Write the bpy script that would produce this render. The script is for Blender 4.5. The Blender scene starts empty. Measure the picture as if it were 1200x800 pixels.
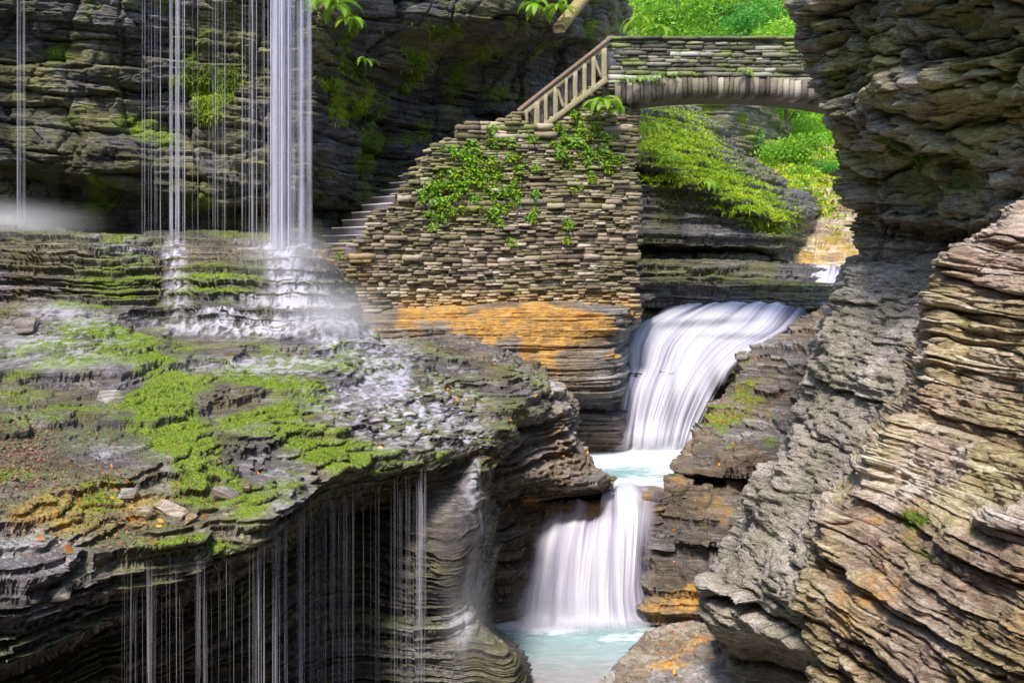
import bpy, math, random
import numpy as np
R = math.radians
rng = np.random.RandomState(7)
random.seed(7)
SC = bpy.context.scene
COL = SC.collection
F = 1150.0; HY = 300.0            # focal length in photo pixels and the row of the horizon

def P(px, py, D): return ((px-600)/F*D, D, (HY-py)/F*D)
def pyz(z, D): return HY - z*F/D

# ---------------------------------------------------------------- noise
_A, _B, _C = np.uint32(374761393), np.uint32(668265263), np.uint32(2246822519)
def _u(a): return np.asarray(a).astype(np.int32).astype(np.uint32)
def _fin(n):
    n = (n ^ (n >> np.uint32(13)))*np.uint32(1274126177)
    n = (n ^ (n >> np.uint32(16)))*np.uint32(2246822519)
    n = n ^ (n >> np.uint32(15))
    return (n & np.uint32(0xffffff)).astype(np.float32)*np.float32(1/16777215.)
def hsh(a, b=0, c=0, seed=0):
    a = np.asarray(a); b = np.zeros_like(a)+b; c = np.zeros_like(a)+c
    return _fin(_u(np.floor(a))*_A + _u(np.floor(b))*_B + _u(np.floor(c))*_C + np.uint32((seed*974711) & 0xffffffff))
def vn(x, y, z, seed=0):
    x = np.asarray(x, np.float32); y = np.zeros_like(x)+np.asarray(y, np.float32); z = np.zeros_like(x)+np.asarray(z, np.float32)
    ix, iy, iz = np.floor(x), np.floor(y), np.floor(z)
    fx, fy, fz = x-ix, y-iy, z-iz
    fx = fx*fx*(3-2*fx); fy = fy*fy*(3-2*fy); fz = fz*fz*(3-2*fz)
    ux = _u(ix)*_A; uy = _u(iy)*_B + np.uint32((seed*974711) & 0xffffffff); uz = _u(iz)*_C
    ux1, uy1, uz1 = ux+_A, uy+_B, uz+_C
    def lx(yy, zz): 
        t = yy+zz; p = _fin(ux+t); return p + fx*(_fin(ux1+t)-p)
    def ly(zz):
        p = lx(uy, zz); return p + fy*(lx(uy1, zz)-p)
    p = ly(uz); return p + fz*(ly(uz1)-p)
def fbm(x, y, z, seed=0, o=4):
    r = 0; a = .5; t = 0
    for i in range(o):
        r = r + a*vn(x, y, z, seed+i*13); t += a; a *= .5
        x = x*2.03+3.1; y = y*2.03+1.7; z = z*2.03+5.3
    return r/t
def sstep(a, b, x):
    t = np.clip((x-a)/(b-a), 0, 1); return t*t*(3-2*t)

# ---------------------------------------------------------------- object helpers
def tag(o, label=None, cat=None, group=None, kind=None):
    if label: o['label'] = label
    if cat: o['category'] = cat
    if group: o['group'] = group
    if kind: o['kind'] = kind
    return o
def empty(name, loc, rz=0):
    o = bpy.data.objects.new(name, None); COL.objects.link(o); o.location = loc; o.rotation_euler = (0, 0, rz)
    o.empty_display_size = .2
    return o
def mesh(name, V, Fq, mat, attrs=None, smooth=False):
    """V (n,3) array, Fq (m,k) int array of quads or triangles"""
    V = np.asarray(V, np.float32); Fq = np.asarray(Fq, np.int32)
    me = bpy.data.meshes.new(name)
    k = Fq.shape[1]
    me.vertices.add(len(V)); me.vertices.foreach_set('co', V.ravel())
    me.loops.add(Fq.size); me.loops.foreach_set('vertex_index', Fq.ravel())
    me.polygons.add(len(Fq)); me.polygons.foreach_set('loop_start', np.arange(0, Fq.size, k, dtype=np.int32))
    me.polygons.foreach_set('loop_total', np.full(len(Fq), k, np.int32))
    if smooth: me.polygons.foreach_set('use_smooth', np.ones(len(Fq), bool))
    me.update(calc_edges=True)
    if attrs:
        for a, v in attrs.items():
            at = me.attributes.new(a, 'FLOAT', 'POINT'); at.data.foreach_set('value', np.asarray(v, np.float32).ravel())
    me.materials.append(mat)
    return me
def obj(name, me, parent=None, loc=None):
    o = bpy.data.objects.new(name, me); COL.objects.link(o)
    if parent is not None: o.parent = parent
    if loc is not None: o.location = loc
    return o
def struct(name, me, label=None):
    return tag(obj(name, me), label=label, kind='structure')

# ---------------------------------------------------------------- materials
def newmat(name):
    m = bpy.data.materials.new(name); m.use_nodes = True
    nt = m.node_tree; nt.nodes.clear()
    return m, nt
def N(nt, t, **kw):
    n = nt.nodes.new(t)
    for k, v in kw.items():
        if k in n.bl_rna.properties and k != 'inputs': setattr(n, k, v)
        else: n.inputs[k].default_value = v
    return n
def L(nt, a, b): nt.links.new(a, b)
def mathn(nt, op, a, b=None, clamp=False):
    n = nt.nodes.new('ShaderNodeMath'); n.operation = op; n.use_clamp = clamp
    for i, v in enumerate((a, b)):
        if v is None: continue
        if isinstance(v, (int, float)): n.inputs[i].default_value = v
        else: L(nt, v, n.inputs[i])
    return n.outputs[0]
def mixc(nt, f, a, b, mode='MIX'):
    n = nt.nodes.new('ShaderNodeMix'); n.data_type = 'RGBA'; n.blend_type = mode
    for s, v in ((n.inputs[0], f), (n.inputs[6], a), (n.inputs[7], b)):
        if isinstance(v, (int, float)): s.default_value = v
        elif isinstance(v, tuple): s.default_value = (*v, 1) if len(v) == 3 else v
        else: L(nt, v, s)
    return n.outputs[2]
def ramp(nt, f, stops):
    n = nt.nodes.new('ShaderNodeValToRGB'); cr = n.color_ramp
    while len(cr.elements) < len(stops): cr.elements.new(.5)
    for e, (p, c) in zip(cr.elements, stops):
        e.position = p; e.color = (*c, 1) if len(c) == 3 else c
    L(nt, f, n.inputs[0]); return n.outputs[0]
def attr(nt, name):
    n = nt.nodes.new('ShaderNodeAttribute'); n.attribute_name = name; return n.outputs['Fac']
def coord(nt, scale=(1, 1, 1)):
    g = nt.nodes.new('ShaderNodeTexCoord')
    m = nt.nodes.new('ShaderNodeMapping'); m.inputs['Scale'].default_value = scale
    L(nt, g.outputs['Object'], m.inputs['Vector']); return m.outputs[0]
def noise(nt, vec, scale, detail=4, rough=.6, dist=0):
    n = nt.nodes.new('ShaderNodeTexNoise'); n.inputs['Scale'].default_value = scale
    n.inputs['Detail'].default_value = detail; n.inputs['Roughness'].default_value = rough
    n.inputs['Distortion'].default_value = dist
    L(nt, vec, n.inputs['Vector']); return n.outputs['Fac']
def finish(nt, sh, disp=None):
    o = nt.nodes.new('ShaderNodeOutputMaterial'); L(nt, sh, o.inputs['Surface'])
def bump(nt, h, strength, dist):
    b = nt.nodes.new('ShaderNodeBump'); b.inputs['Strength'].default_value = strength; b.inputs['Distance'].default_value = dist
    L(nt, h, b.inputs['Height']); return b.outputs['Normal']

def rockmat(name, pal, pal2, scale=1.0, mossc=((.03, .045, .006), (.13, .19, .012), (.36, .43, .03)), bstr=.7, rough=.8, stainc=(.55, .26, .05), zst=7, vb=.5, lay=.7, tn=.5):
    """pal / pal2: four colours dark to light of two kinds of bed; scale: grain size in metres^-1"""
    m, nt = newmat(name)
    cs = coord(nt, (1, 1, zst)); c1 = coord(nt)
    nlay = noise(nt, coord(nt, (.5, .5, 15)), 1.6*scale, 4, .6, .25)
    tone = attr(nt, 'tone')
    nbig = noise(nt, c1, .55*scale, 3, .55)
    nmid = noise(nt, cs, 3.2*scale, 8, .72, .3)
    nfin = noise(nt, cs, 17*scale, 6, .75)
    vo = nt.nodes.new('ShaderNodeTexVoronoi'); vo.inputs['Scale'].default_value = 9*scale; vo.inputs['Randomness'].default_value = 1
    vm = nt.nodes.new('ShaderNodeVectorMath'); vm.operation = 'ADD'
    ns = nt.nodes.new('ShaderNodeTexNoise'); ns.inputs['Scale'].default_value = 6*scale; ns.inputs['Detail'].default_value = 3; L(nt, c1, ns.inputs['Vector'])
    vs = nt.nodes.new('ShaderNodeVectorMath'); vs.operation = 'SCALE'; vs.inputs['Scale'].default_value = .3/scale; L(nt, ns.outputs['Color'], vs.inputs[0])
    L(nt, coord(nt, (1, 1, 3)), vm.inputs[0]); L(nt, vs.outputs[0], vm.inputs[1]); L(nt, vm.outputs[0], vo.inputs['Vector'])
    sx = nt.nodes.new('ShaderNodeSeparateXYZ'); L(nt, vo.outputs['Color'], sx.inputs[0]); vcell = sx.outputs[0]; vdist = vo.outputs['Distance']
    f = mathn(nt, 'ADD', mathn(nt, 'MULTIPLY', tone, tn), mathn(nt, 'MULTIPLY', nmid, .5))
    f = mathn(nt, 'ADD', f, .25-tn*.5)
    f = mathn(nt, 'ADD', f, mathn(nt, 'MULTIPLY', mathn(nt, 'SUBTRACT', vcell, .65), .4*vb))
    f = mathn(nt, 'ADD', f, mathn(nt, 'MULTIPLY', mathn(nt, 'SUBTRACT', nlay, .5), lay))
    f = mathn(nt, 'ADD', f, mathn(nt, 'MULTIPLY', mathn(nt, 'SUBTRACT', nfin, .42), .9), True)
    a = ramp(nt, f, [(.15, pal[0]), (.38, pal[1]), (.6, pal[2]), (.85, pal[3])])
    b = ramp(nt, f, [(.15, pal2[0]), (.38, pal2[1]), (.6, pal2[2]), (.85, pal2[3])])
    sel = ramp(nt, nbig, [(.42, (0, 0, 0)), (.58, (1, 1, 1))])
    c = mixc(nt, sel, a, b)
    sv = noise(nt, coord(nt, (3.5, 3.5, .7)), 1.6, 6, .7, .5)
    st = mathn(nt, 'MULTIPLY', mathn(nt, 'MULTIPLY', attr(nt, 'stain'), ramp(nt, sv, [(.3, (.2, .2, .2)), (.55, (1, 1, 1))])), .95, True)
    c = mixc(nt, st, c, ramp(nt, nmid, [(.3, (.16, .07, .025)), (.43, stainc), (.56, (.75, .42, .08)), (.72, (.82, .6, .36))]))
    nm = noise(nt, c1, 26*scale, 4, .7)
    wet = attr(nt, 'wet')
    c = mixc(nt, mathn(nt, 'MULTIPLY', wet, .45), c, (0, 0, 0))  # wet darkens the rock; the ledge hollow's shade is painted through it too
    mc = ramp(nt, nm, [(.3, mossc[0]), (.5, mossc[1]), (.72, mossc[2])])
    mo = attr(nt, 'moss')
    mo = mathn(nt, 'MULTIPLY', mo, ramp(nt, nm, [(.22, (.35, .35, .35)), (.42, (1, 1, 1))]), True)
    c = mixc(nt, mo, c, mc)
    p = N(nt, 'ShaderNodeBsdfPrincipled')
    L(nt, c, p.inputs['Base Color'])
    rg = mathn(nt, 'SUBTRACT', rough, mathn(nt, 'MULTIPLY', wet, rough-.28))
    rg = mathn(nt, 'ADD', rg, mathn(nt, 'MULTIPLY', mo, .4), True)
    L(nt, rg, p.inputs['Roughness'])
    hh = mathn(nt, 'ADD', mathn(nt, 'MULTIPLY', nmid, 1.0), mathn(nt, 'MULTIPLY', nfin, .45))
    hh = mathn(nt, 'ADD', hh, mathn(nt, 'ADD', mathn(nt, 'MULTIPLY', vdist, -vb), mathn(nt, 'ADD', mathn(nt, 'MULTIPLY', vcell, vb*.7), mathn(nt, 'MULTIPLY', nlay, lay*1.2))))
    L(nt, bump(nt, hh, bstr, .13/scale), p.inputs['Normal'])
    finish(nt, p.outputs[0]); return m

DARK = ((.02, .016, .02), (.062, .052, .06), (.14, .122, .125), (.32, .29, .3))
DARKO = ((.025, .026, .01), (.08, .082, .028), (.16, .158, .055), (.3, .27, .13))
MID = ((.045, .038, .036), (.13, .112, .102), (.27, .24, .22), (.58, .54, .53))
MIDO = ((.06, .05, .02), (.17, .145, .06), (.31, .27, .13), (.52, .46, .32))
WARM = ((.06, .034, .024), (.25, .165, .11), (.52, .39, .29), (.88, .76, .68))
GREY = ((.1, .082, .068), (.3, .257, .215), (.52, .455, .395), (.8, .74, .68))
BROWN = ((.045, .03, .02), (.14, .095, .06), (.27, .2, .13), (.45, .39, .3))

M = {}
M['cliff_dark'] = rockmat('dark_cliff_rock', ((.02, .016, .018), (.056, .048, .048), (.125, .11, .108), (.34, .31, .31)), ((.024, .023, .009), (.075, .072, .024), (.155, .145, .048), (.32, .29, .13)), 1.0, vb=.4)
M['wetcliff'] = rockmat('wet_dark_cliff_rock', DARK, DARKO, 1.0, vb=.3)
M['ledge'] = rockmat('mossy_ledge_rock', ((.018, .013, .016), (.06, .047, .052), (.145, .123, .126), (.55, .51, .54)), ((.024, .019, .01), (.08, .066, .034), (.17, .145, .08), (.42, .38, .3)), 1.5, bstr=.6, vb=.2)
M['mid'] = rockmat('grey_brown_shale', MID, BROWN, 1.1, vb=.15, lay=1.0)
M['wetdark'] = rockmat('wet_dark_shale', DARK, MID, 1.1, vb=.15, lay=1.0)
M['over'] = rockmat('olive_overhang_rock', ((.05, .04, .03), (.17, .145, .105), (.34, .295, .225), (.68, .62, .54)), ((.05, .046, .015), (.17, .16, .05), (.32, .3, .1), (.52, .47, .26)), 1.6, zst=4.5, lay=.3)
M['grey'] = rockmat('grey_crumbly_rock', GREY, ((.08, .07, .05), (.23, .205, .15), (.38, .345, .26), (.55, .51, .42)), 2.6, bstr=1.0, zst=2.5, vb=.6, lay=.15)
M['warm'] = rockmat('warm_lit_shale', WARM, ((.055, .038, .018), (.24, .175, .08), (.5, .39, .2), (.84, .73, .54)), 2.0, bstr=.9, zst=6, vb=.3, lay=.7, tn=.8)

def leafmat(name, c0, c1, c2, trans=.45, rough=.55):
    m, nt = newmat(name)
    v = attr(nt, 'tone')
    g = nt.nodes.new('ShaderNodeObjectInfo')
    f = mathn(nt, 'ADD', mathn(nt, 'MULTIPLY', v, .8), mathn(nt, 'MULTIPLY', g.outputs['Random'], .2))
    c = ramp(nt, f, [(.0, c0), (.5, c1), (1, c2)])
    p = N(nt, 'ShaderNodeBsdfPrincipled', Roughness=rough); L(nt, c, p.inputs['Base Color'])
    t = N(nt, 'ShaderNodeBsdfTranslucent'); L(nt, c, t.inputs['Color'])
    mx = N(nt, 'ShaderNodeMixShader', Fac=trans); L(nt, p.outputs[0], mx.inputs[1]); L(nt, t.outputs[0], mx.inputs[2])
    finish(nt, mx.outputs[0]); return m
M['leaf'] = leafmat('bright_tree_leaves', (.04, .13, .01), (.24, .5, .03), (.55, .68, .07), .55)
M['leaf2'] = leafmat('cool_tree_leaves', (.02, .12, .02), (.13, .42, .05), (.34, .6, .08), .55)
M['fern'] = leafmat('fern_fronds', (.05, .15, .01), (.2, .42, .02), (.5, .6, .04), .4)
M['moss'] = leafmat('moss_tufts', (.09, .08, .01), (.17, .27, .012), (.48, .55, .03), .3, .8)
M['bank'] = leafmat('bank_plants', (.12, .2, .01), (.32, .46, .02), (.6, .62, .05), .45)
M['litter'] = leafmat('dead_leaf_litter', (.12, .05, .035), (.24, .13, .09), (.4, .24, .16), .1, .8)
M['fallen'] = leafmat('orange_fallen_leaves', (.5, .12, .02), (.75, .25, .03), (.8, .5, .05), .2, .6)

def woodmat(name, a, b):
    m, nt = newmat(name)
    c = coord(nt, (1, 1, 1)); n1 = noise(nt, coord(nt, (3, 3, 3)), 6, 6, .7, 1.0)
    gn = noise(nt, coord(nt, (14, 14, 3)), 5, 5, .6)
    col = mixc(nt, ramp(nt, n1, [(.35, (0, 0, 0)), (.65, (1, 1, 1))]), a, b)
    col = mixc(nt, mathn(nt, 'MULTIPLY', gn, .6), col, tuple(x*.35 for x in a))
    p = N(nt, 'ShaderNodeBsdfPrincipled', Roughness=.8); L(nt, col, p.inputs['Base Color'])
    L(nt, bump(nt, gn, .5, .01), p.inputs['Normal']); finish(nt, p.outputs[0]); return m
M['wood_rail'] = woodmat('weathered_handrail_wood', (.15, .12, .11), (.34, .2, .12))
M['wood_post'] = woodmat('pale_baluster_wood', (.2, .165, .11), (.46, .4, .21))
M['bark'] = woodmat('tree_bark', (.1, .08, .06), (.2, .17, .12))

def stonemat(name, stops, mossy=.25, sc=9):
    m, nt = newmat(name)
    t = attr(nt, 'tone'); c1 = coord(nt, (1, 1, 2.5))
    n1 = noise(nt, c1, sc, 6, .7); n2 = noise(nt, coord(nt), .9, 4, .6)
    f = mathn(nt, 'ADD', mathn(nt, 'MULTIPLY', t, .65), mathn(nt, 'MULTIPLY', n1, .35))
    c = ramp(nt, f, stops)
    sel = mathn(nt, 'MULTIPLY', ramp(nt, n2, [(.45, (0, 0, 0)), (.6, (1, 1, 1))]), ramp(nt, n1, [(.4, (0, 0, 0)), (.6, (1, 1, 1))]))
    mo = mathn(nt, 'ADD', mathn(nt, 'MULTIPLY', sel, mossy), mathn(nt, 'MULTIPLY', attr(nt, 'moss'), ramp(nt, n1, [(.35, (0, 0, 0)), (.5, (1, 1, 1))])), True)
    c = mixc(nt, mo, c, mixc(nt, n1, (.05, .08, .01), (.28, .33, .04)))
    st = mathn(nt, 'MULTIPLY', attr(nt, 'stain'), ramp(nt, n1, [(.3, (0, 0, 0)), (.6, (1, 1, 1))]), True)
    c = mixc(nt, st, c, (.5, .27, .07))
    p = N(nt, 'ShaderNodeBsdfPrincipled', Roughness=.85); L(nt, c, p.inputs['Base Color'])
    L(nt, bump(nt, n1, .6, .03), p.inputs['Normal']); finish(nt, p.outputs[0]); return m
M['wall'] = stonemat('dry_laid_wall_stone', [(.1, (.055, .04, .026)), (.4, (.17, .13, .088)), (.65, (.32, .255, .185)), (.95, (.6, .52, .44))], .35, 12)
M['bridge'] = stonemat('bridge_stone', [(.1, (.04, .035, .025)), (.4, (.11, .1, .07)), (.65, (.19, .175, .125)), (.95, (.42, .4, .35))], .4)
M['ring'] = stonemat('arch_ring_stone', [(.1, (.05, .038, .03)), (.4, (.14, .115, .09)), (.65, (.23, .195, .155)), (.95, (.38, .33, .28))], .25)
M['core'] = stonemat('wall_core_mortar', [(.1, (.05, .042, .032)), (.5, (.1, .085, .065)), (.9, (.16, .14, .11))], .2)
M['step'] = stonemat('grey_step_stone', [(.1, (.2, .18, .19)), (.5, (.34, .31, .32)), (.9, (.5, .46, .47))], .05)

def watermat(name, white=(.79, .76, .86), amul=1.0, streak=None):
    """alpha from the attribute 'alpha'; silky falling water"""
    m, nt = newmat(name)
    a = attr(nt, 'alpha')
    if streak:
        n1 = noise(nt, coord(nt, streak), 1.0, 4, .65)
        a = mathn(nt, 'MULTIPLY', a, ramp(nt, n1, [(.3, (.15, .15, .15)), (.62, (1, 1, 1))]), True)
    a = mathn(nt, 'MULTIPLY', a, amul, True)
    d = N(nt, 'ShaderNodeBsdfDiffuse', Color=(*white, 1)); t = N(nt, 'ShaderNodeBsdfTranslucent', Color=(*white, 1))
    if name == 'silky_white_water':
        cc = ramp(nt, attr(nt, 'tone'), [(.25, (.34, .31, .42)), (.5, (.56, .53, .65)), (.75, (.8, .78, .86))]); L(nt, cc, d.inputs['Color']); L(nt, cc, t.inputs['Color'])
    mx = N(nt, 'ShaderNodeMixShader', Fac=.45); L(nt, d.outputs[0], mx.inputs[1]); L(nt, t.outputs[0], mx.inputs[2])
    tr = N(nt, 'ShaderNodeBsdfTransparent')
    m2 = N(nt, 'ShaderNodeMixShader'); L(nt, a, m2.inputs[0]); L(nt, tr.outputs[0], m2.inputs[1]); L(nt, mx.outputs[0], m2.inputs[2])
    finish(nt, m2.outputs[0]); return m
M['silk'] = watermat('silky_white_water')
M['strand'] = watermat('falling_water_strands', amul=1.0, streak=(5, 5, .9))
M['film'] = watermat('thin_water_and_glints', amul=1.0)  # white film for running water, also for glints painted on the ledge

def poolmat():
    m, nt = newmat('pool_water')
    fo = attr(nt, 'foam'); br = attr(nt, 'shallow')
    n1 = noise(nt, coord(nt, (1.2, 3.5, 1)), 2.2, 6, .65, .8)
    n2 = noise(nt, coord(nt, (1.2, 4, 1)), 5, 4, .65, .5)
    c = mixc(nt, n1, (.13, .27, .27), (.36, .52, .52))
    c = mixc(nt, br, c, mixc(nt, n1, (.16, .12, .11), (.42, .36, .38)))
    ff = mathn(nt, 'ADD', fo, mathn(nt, 'MULTIPLY', mathn(nt, 'SUBTRACT', n1, .5), 1.3))
    ff = ramp(nt, ff, [(.3, (0, 0, 0)), (.75, (1, 1, 1))])
    c = mixc(nt, ff, c, (.76, .76, .82))
    p = N(nt, 'ShaderNodeBsdfPrincipled', IOR=1.33); L(nt, c, p.inputs['Base Color'])
    L(nt, mathn(nt, 'ADD', mathn(nt, 'MULTIPLY', ff, .6), .22), p.inputs['Roughness'])
    L(nt, bump(nt, n2, .25, .05), p.inputs['Normal']); finish(nt, p.outputs[0]); return m
M['pool'] = poolmat()

# ---------------------------------------------------------------- rock patches
def cr(Pn, t):
    """Catmull-Rom along axis 0 of Pn at float parameters t"""
    n = Pn.shape[0]; i = np.clip(np.floor(t).astype(int), 0, n-2); f = (t-i)[(...,)+(None,)*(Pn.ndim-1)]
    g = lambda k: Pn[np.clip(k, 0, n-1)]
    p0, p1, p2, p3 = g(i-1), g(i), g(i+1), g(i+2)
    p0 = np.where((i == 0)[(...,)+(None,)*(Pn.ndim-1)], 2*p1-p2, p0)
    p3 = np.where((i == n-2)[(...,)+(None,)*(Pn.ndim-1)], 2*p2-p1, p3)
    T = .42
    m1 = T*(p2-p0); m2 = T*(p3-p1)
    f2 = f*f; f3 = f2*f
    return (2*f3-3*f2+1)*p1 + (f3-2*f2+f)*m1 + (-2*f3+3*f2)*p2 + (f3-f2)*m2
def params(scr, n):
    """spread n samples evenly by picture distance over the control intervals"""
    d = np.linalg.norm(np.diff(scr, axis=0), axis=2)
    d = np.minimum(d, 400).mean(axis=1)+3
    c = np.concatenate([[0], np.cumsum(d)]); c /= c[-1]
    return np.interp(np.linspace(0, 1, n), c, np.arange(len(c)))
def gridfaces(nr, nc):
    i = np.arange(nr*nc).reshape(nr, nc)
    return np.stack([i[:-1, :-1], i[1:, :-1], i[1:, 1:], i[:-1, 1:]], -1).reshape(-1, 4)
def surf(rows, nr, nc):
    W = np.array([[P(*p) for p in r] for r in rows], float)
    S = np.array([[(p[0], p[1]) for p in r] for r in rows], float)
    tv = params(S, nr); tu = params(S.transpose(1, 0, 2), nc)
    G = cr(W, tv); G = cr(G.transpose(1, 0, 2), tu).transpose(1, 0, 2)
    return G, tv, tu
def normals(G):
    du = np.gradient(G, axis=1); dv = np.gradient(G, axis=0)
    n = np.cross(du, dv); n /= (np.linalg.norm(n, axis=2, keepdims=True)+1e-9)
    tocam = -(n*G).sum(2)
    if tocam.mean() < 0: n = -n
    return n
def smooth(A, k):
    for _ in range(k):
        A = A.copy()
        A[1:-1] = (A[:-2]+A[2:]+2*A[1:-1])/4; A[:, 1:-1] = (A[:, :-2]+A[:, 2:]+2*A[:, 1:-1])/4
    return A
def strata(X, Y, Z, th, cw, seed, dip=(0, 0), warp=.5, lw=0):
    brk = 1-lw*.85
    """offset in -.5...5 and tone of bedded, jointed rock; th bed thickness, cw joint spacing"""
    s = Z + dip[0]*X + dip[1]*Y + warp*(fbm(X*.35, Y*.35, Z*.2, seed, 2)-.5)
    wob = fbm(X*1.3/cw, Y*1.3/cw, Z*2.2/cw, seed+9, 3)
    hx = X*.83+Y*.56+.5*cw*(wob-.5)
    col = np.floor(hx/(cw*3.1)+.35*vn(Z/th*.23, 0*Z, 0*Z, seed+8)*3)
    s = s/th + (.5-.3*lw)*(wob-.5); s = s + 1.3*(vn(s*.37, 0*s, 0*s, seed+5)-.5)*2 + brk*hsh(col, 4, 4, seed+6)*1.3
    k = np.floor(s); f = s-k
    t = hx/cw*(.5+1.0*hsh(k, 3, 1, seed)) + hsh(k, 1, 0, seed)*20
    b = np.floor(t); fb = t-b
    lay = hsh(k, 2, 2, seed+1)
    blk = hsh(b, k, 0, seed+2)
    tl1 = hsh(b, k, 5, seed)-.5; tl2 = hsh(b, k, 6, seed)-.5
    off = (.38+.5*lw)*lay + (.62-.34*lw)*blk*blk + (.35-.2*lw)*(f-.5)*tl1*2 + (.5-.3*lw)*(fb-.5)*tl2 + (.25+.1*lw)*(wob-.5) + lw*.12*(f-.5)
    edge = np.exp(-(np.minimum(f, 1-f)/.06)**2)*.28*(hsh(k, 7, 0, seed)) + np.exp(-(np.minimum(fb, 1-fb)/.04)**2)*.2*blk
    off = off - edge - .38
    tone = .35*lay+.5*blk+.4*wob-.1
    return off, tone, k+b*.137, f
def blobs(S0, S1, bl):
    m = np.zeros_like(S0)
    for (cx, cy, rx, ry, ang, st) in bl:
        ca, sa = math.cos(R(ang)), math.sin(R(ang))
        dx, dy = S0-cx, S1-cy
        u = (dx*ca+dy*sa)/rx; v = (-dx*sa+dy*ca)/ry
        m = np.maximum(m, st*np.exp(-(u*u+v*v)**1.3))
    return m
ROCKS = {}
def rock(name, rows, nr, nc, mat, seed, beds=((.55, 1.6, .4), (.17, .7, .13), (.055, .3, .045)), dip=(0, 0), lump=.4, terr=0, tth=.2,
         moss=(), wet=(), stain=(), mossbase=0, wetbase=0, mossup=0, up=.3, key=None, label=None, rough=.02, warp=.5, sm=0, cut=None, chips=.03, chs=1.6, plates=0, tno=1.0, lw=1.0, und=.045, cush=.03, blocky=None, calm=()):
    G, tv, tu = surf(rows, nr, nc)
    n = normals(smooth(G, 6))
    X, Y, Z = G[..., 0], G[..., 1], G[..., 2]
    cm = 1-np.clip(blobs(600+X/np.maximum(Y, 1)*F, HY-Z/np.maximum(Y, 1)*F, calm)*1.3, 0, .88) if len(calm) else np.ones_like(X)
    d = lump*(fbm(X*.7, Y*.7, Z*.7, seed+50, 3)-.5)*2
    G = G + n*d[..., None]
    if terr:
        Z0 = G[..., 2] + tno*(.2*(fbm(X*.7, Y*.9, 0*X, seed+60, 3)-.5) + .13*(fbm(X*2.6, Y*3, 0*X, seed+63, 4)-.5)) + dip[0]*X+dip[1]*Y
        cellx = np.floor(X*2.3+2.2*fbm(X*1.2, Y*1.2, 0*X, seed+64, 2)); celly = np.floor(Y*1.7+2.2*fbm(X*1.4, Y*1.1, 0*X, seed+65, 2))
        Z0 = Z0 + tno*.07*(hsh(cellx, celly, 1, seed)-.5)
        hd = smooth(n, 8).copy(); hd[..., 2] = 0; hd /= (np.linalg.norm(hd, axis=2, keepdims=True)+.08)
        for th_, am, un in ((tth*3.3, terr*.6, und*1.6), (tth, terr, und)):
            q = Z0/th_; q = q + .9*(vn(q*.37, 0*q, 0*q, seed+61)-.5)*2
            kk = np.floor(q); f = q-kk
            q2 = kk + sstep(.0, .1, f)*.95+.05*f
            dz = am*(q2-q)*th_*cm
            G[..., 2] += dz; Z0 = Z0+dz
            G += hd*(un*(np.exp(-((f-.14)/.06)**2)-.9*np.exp(-((f-.03)/.035)**2))*(.4+.9*hsh(kk, 9, 1, seed))*cm)[..., None]
    X, Y, Z = G[..., 0].copy(), G[..., 1].copy(), G[..., 2].copy()
    h = n.copy(); h[..., 2] *= up; h /= (np.linalg.norm(h, axis=2, keepdims=True)+1e-6)
    w = np.clip((np.linalg.norm(n[..., :2], axis=2)-(.2 if terr else 0))*(1.7 if terr else 1.5), .05 if terr else .25, 1)
    tone = 0; tw = 0; disp = 0
    for i, (th, cw, A) in enumerate(beds):
        o, t, kid, f = strata(X, Y, Z, th, cw, seed+i*31, dip, warp, lw)
        disp = disp + A*o; tone = tone + t*(1, 1.2, .8)[i]; tw += (1, 1.2, .8)[i]
    if blocky:
        for (bw, bh, bA) in blocky:
            jn = fbm(X*.8/bw, Y*.8/bw, Z*.6/bh, seed+300, 3)
            hx = (X*.83+Y*.56)/bw+1.6*(jn-.5); cx = np.floor(hx); cz = Z/bh+hsh(cx, 1, 1, seed+301)*3+1.2*(jn-.5); ck_ = np.floor(cz)
            ex = np.exp(-(np.minimum(hx-cx, 1-hx+cx)/.05)**2)+np.exp(-(np.minimum(cz-ck_, 1-cz+ck_)/.05)**2)
            disp = disp + np.clip((Z+.1)*2, 0, 1)*bA*(hsh(cx, ck_, 2, seed+302)-.5-.35*ex+(hsh(cx, ck_, 3, seed)-.5)*(cz-ck_-.5))
            tone = tone + .35*tw*(hsh(cx, ck_, 4, seed+303)-.5)*np.clip((Z+.1)*2, 0, 1)
    chip = fbm(X*chs, Y*chs, Z*chs*2.6, seed+70, 4)*9
    ck = np.floor(chip); disp = disp + chips*(ck+sstep(0, .25, chip-ck)-4.5)*.25
    tone = tone + .25*tw*(hsh(ck, 1, 1, seed)-.5)
    disp = disp + rough*(fbm(X*6, Y*6, Z*14, seed+77, 4)-.5)*2
    if plates:
        for ps, pa in ((1.1, plates), (2.9, plates*.5), (7., plates*.22)):
            ww = fbm(X*ps*.9, Y*ps*.9, 0*X, seed+81, 3)*7+fbm(X*ps*2.3, Y*ps*1.3, 0*X, seed+82, 2)*2
            pk = np.floor(ww); pf = ww-pk
            G[..., 2] += pa*(pk+sstep(0, .12, pf)-4.5)*.3*np.clip(n[..., 2]*1.6, 0, 1) * (hsh(pk, 2, 3, seed)*.9+.3)
            tone = tone + .3*(hsh(pk, 5, 3, seed)-.5)
    G = G + h*(disp*w*cm)[..., None]
    if sm: G = smooth(G, sm)
    tone = tone/tw
    if cut: G = cut(G)
    D = np.maximum(G[..., 1], 1)
    SX = 600+G[..., 0]/D*F; SY = HY-G[..., 2]/D*F
    nn = normals(G)
    mn = fbm(X*1.3, Y*1.3, Z*1.6, seed+90, 5)
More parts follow.
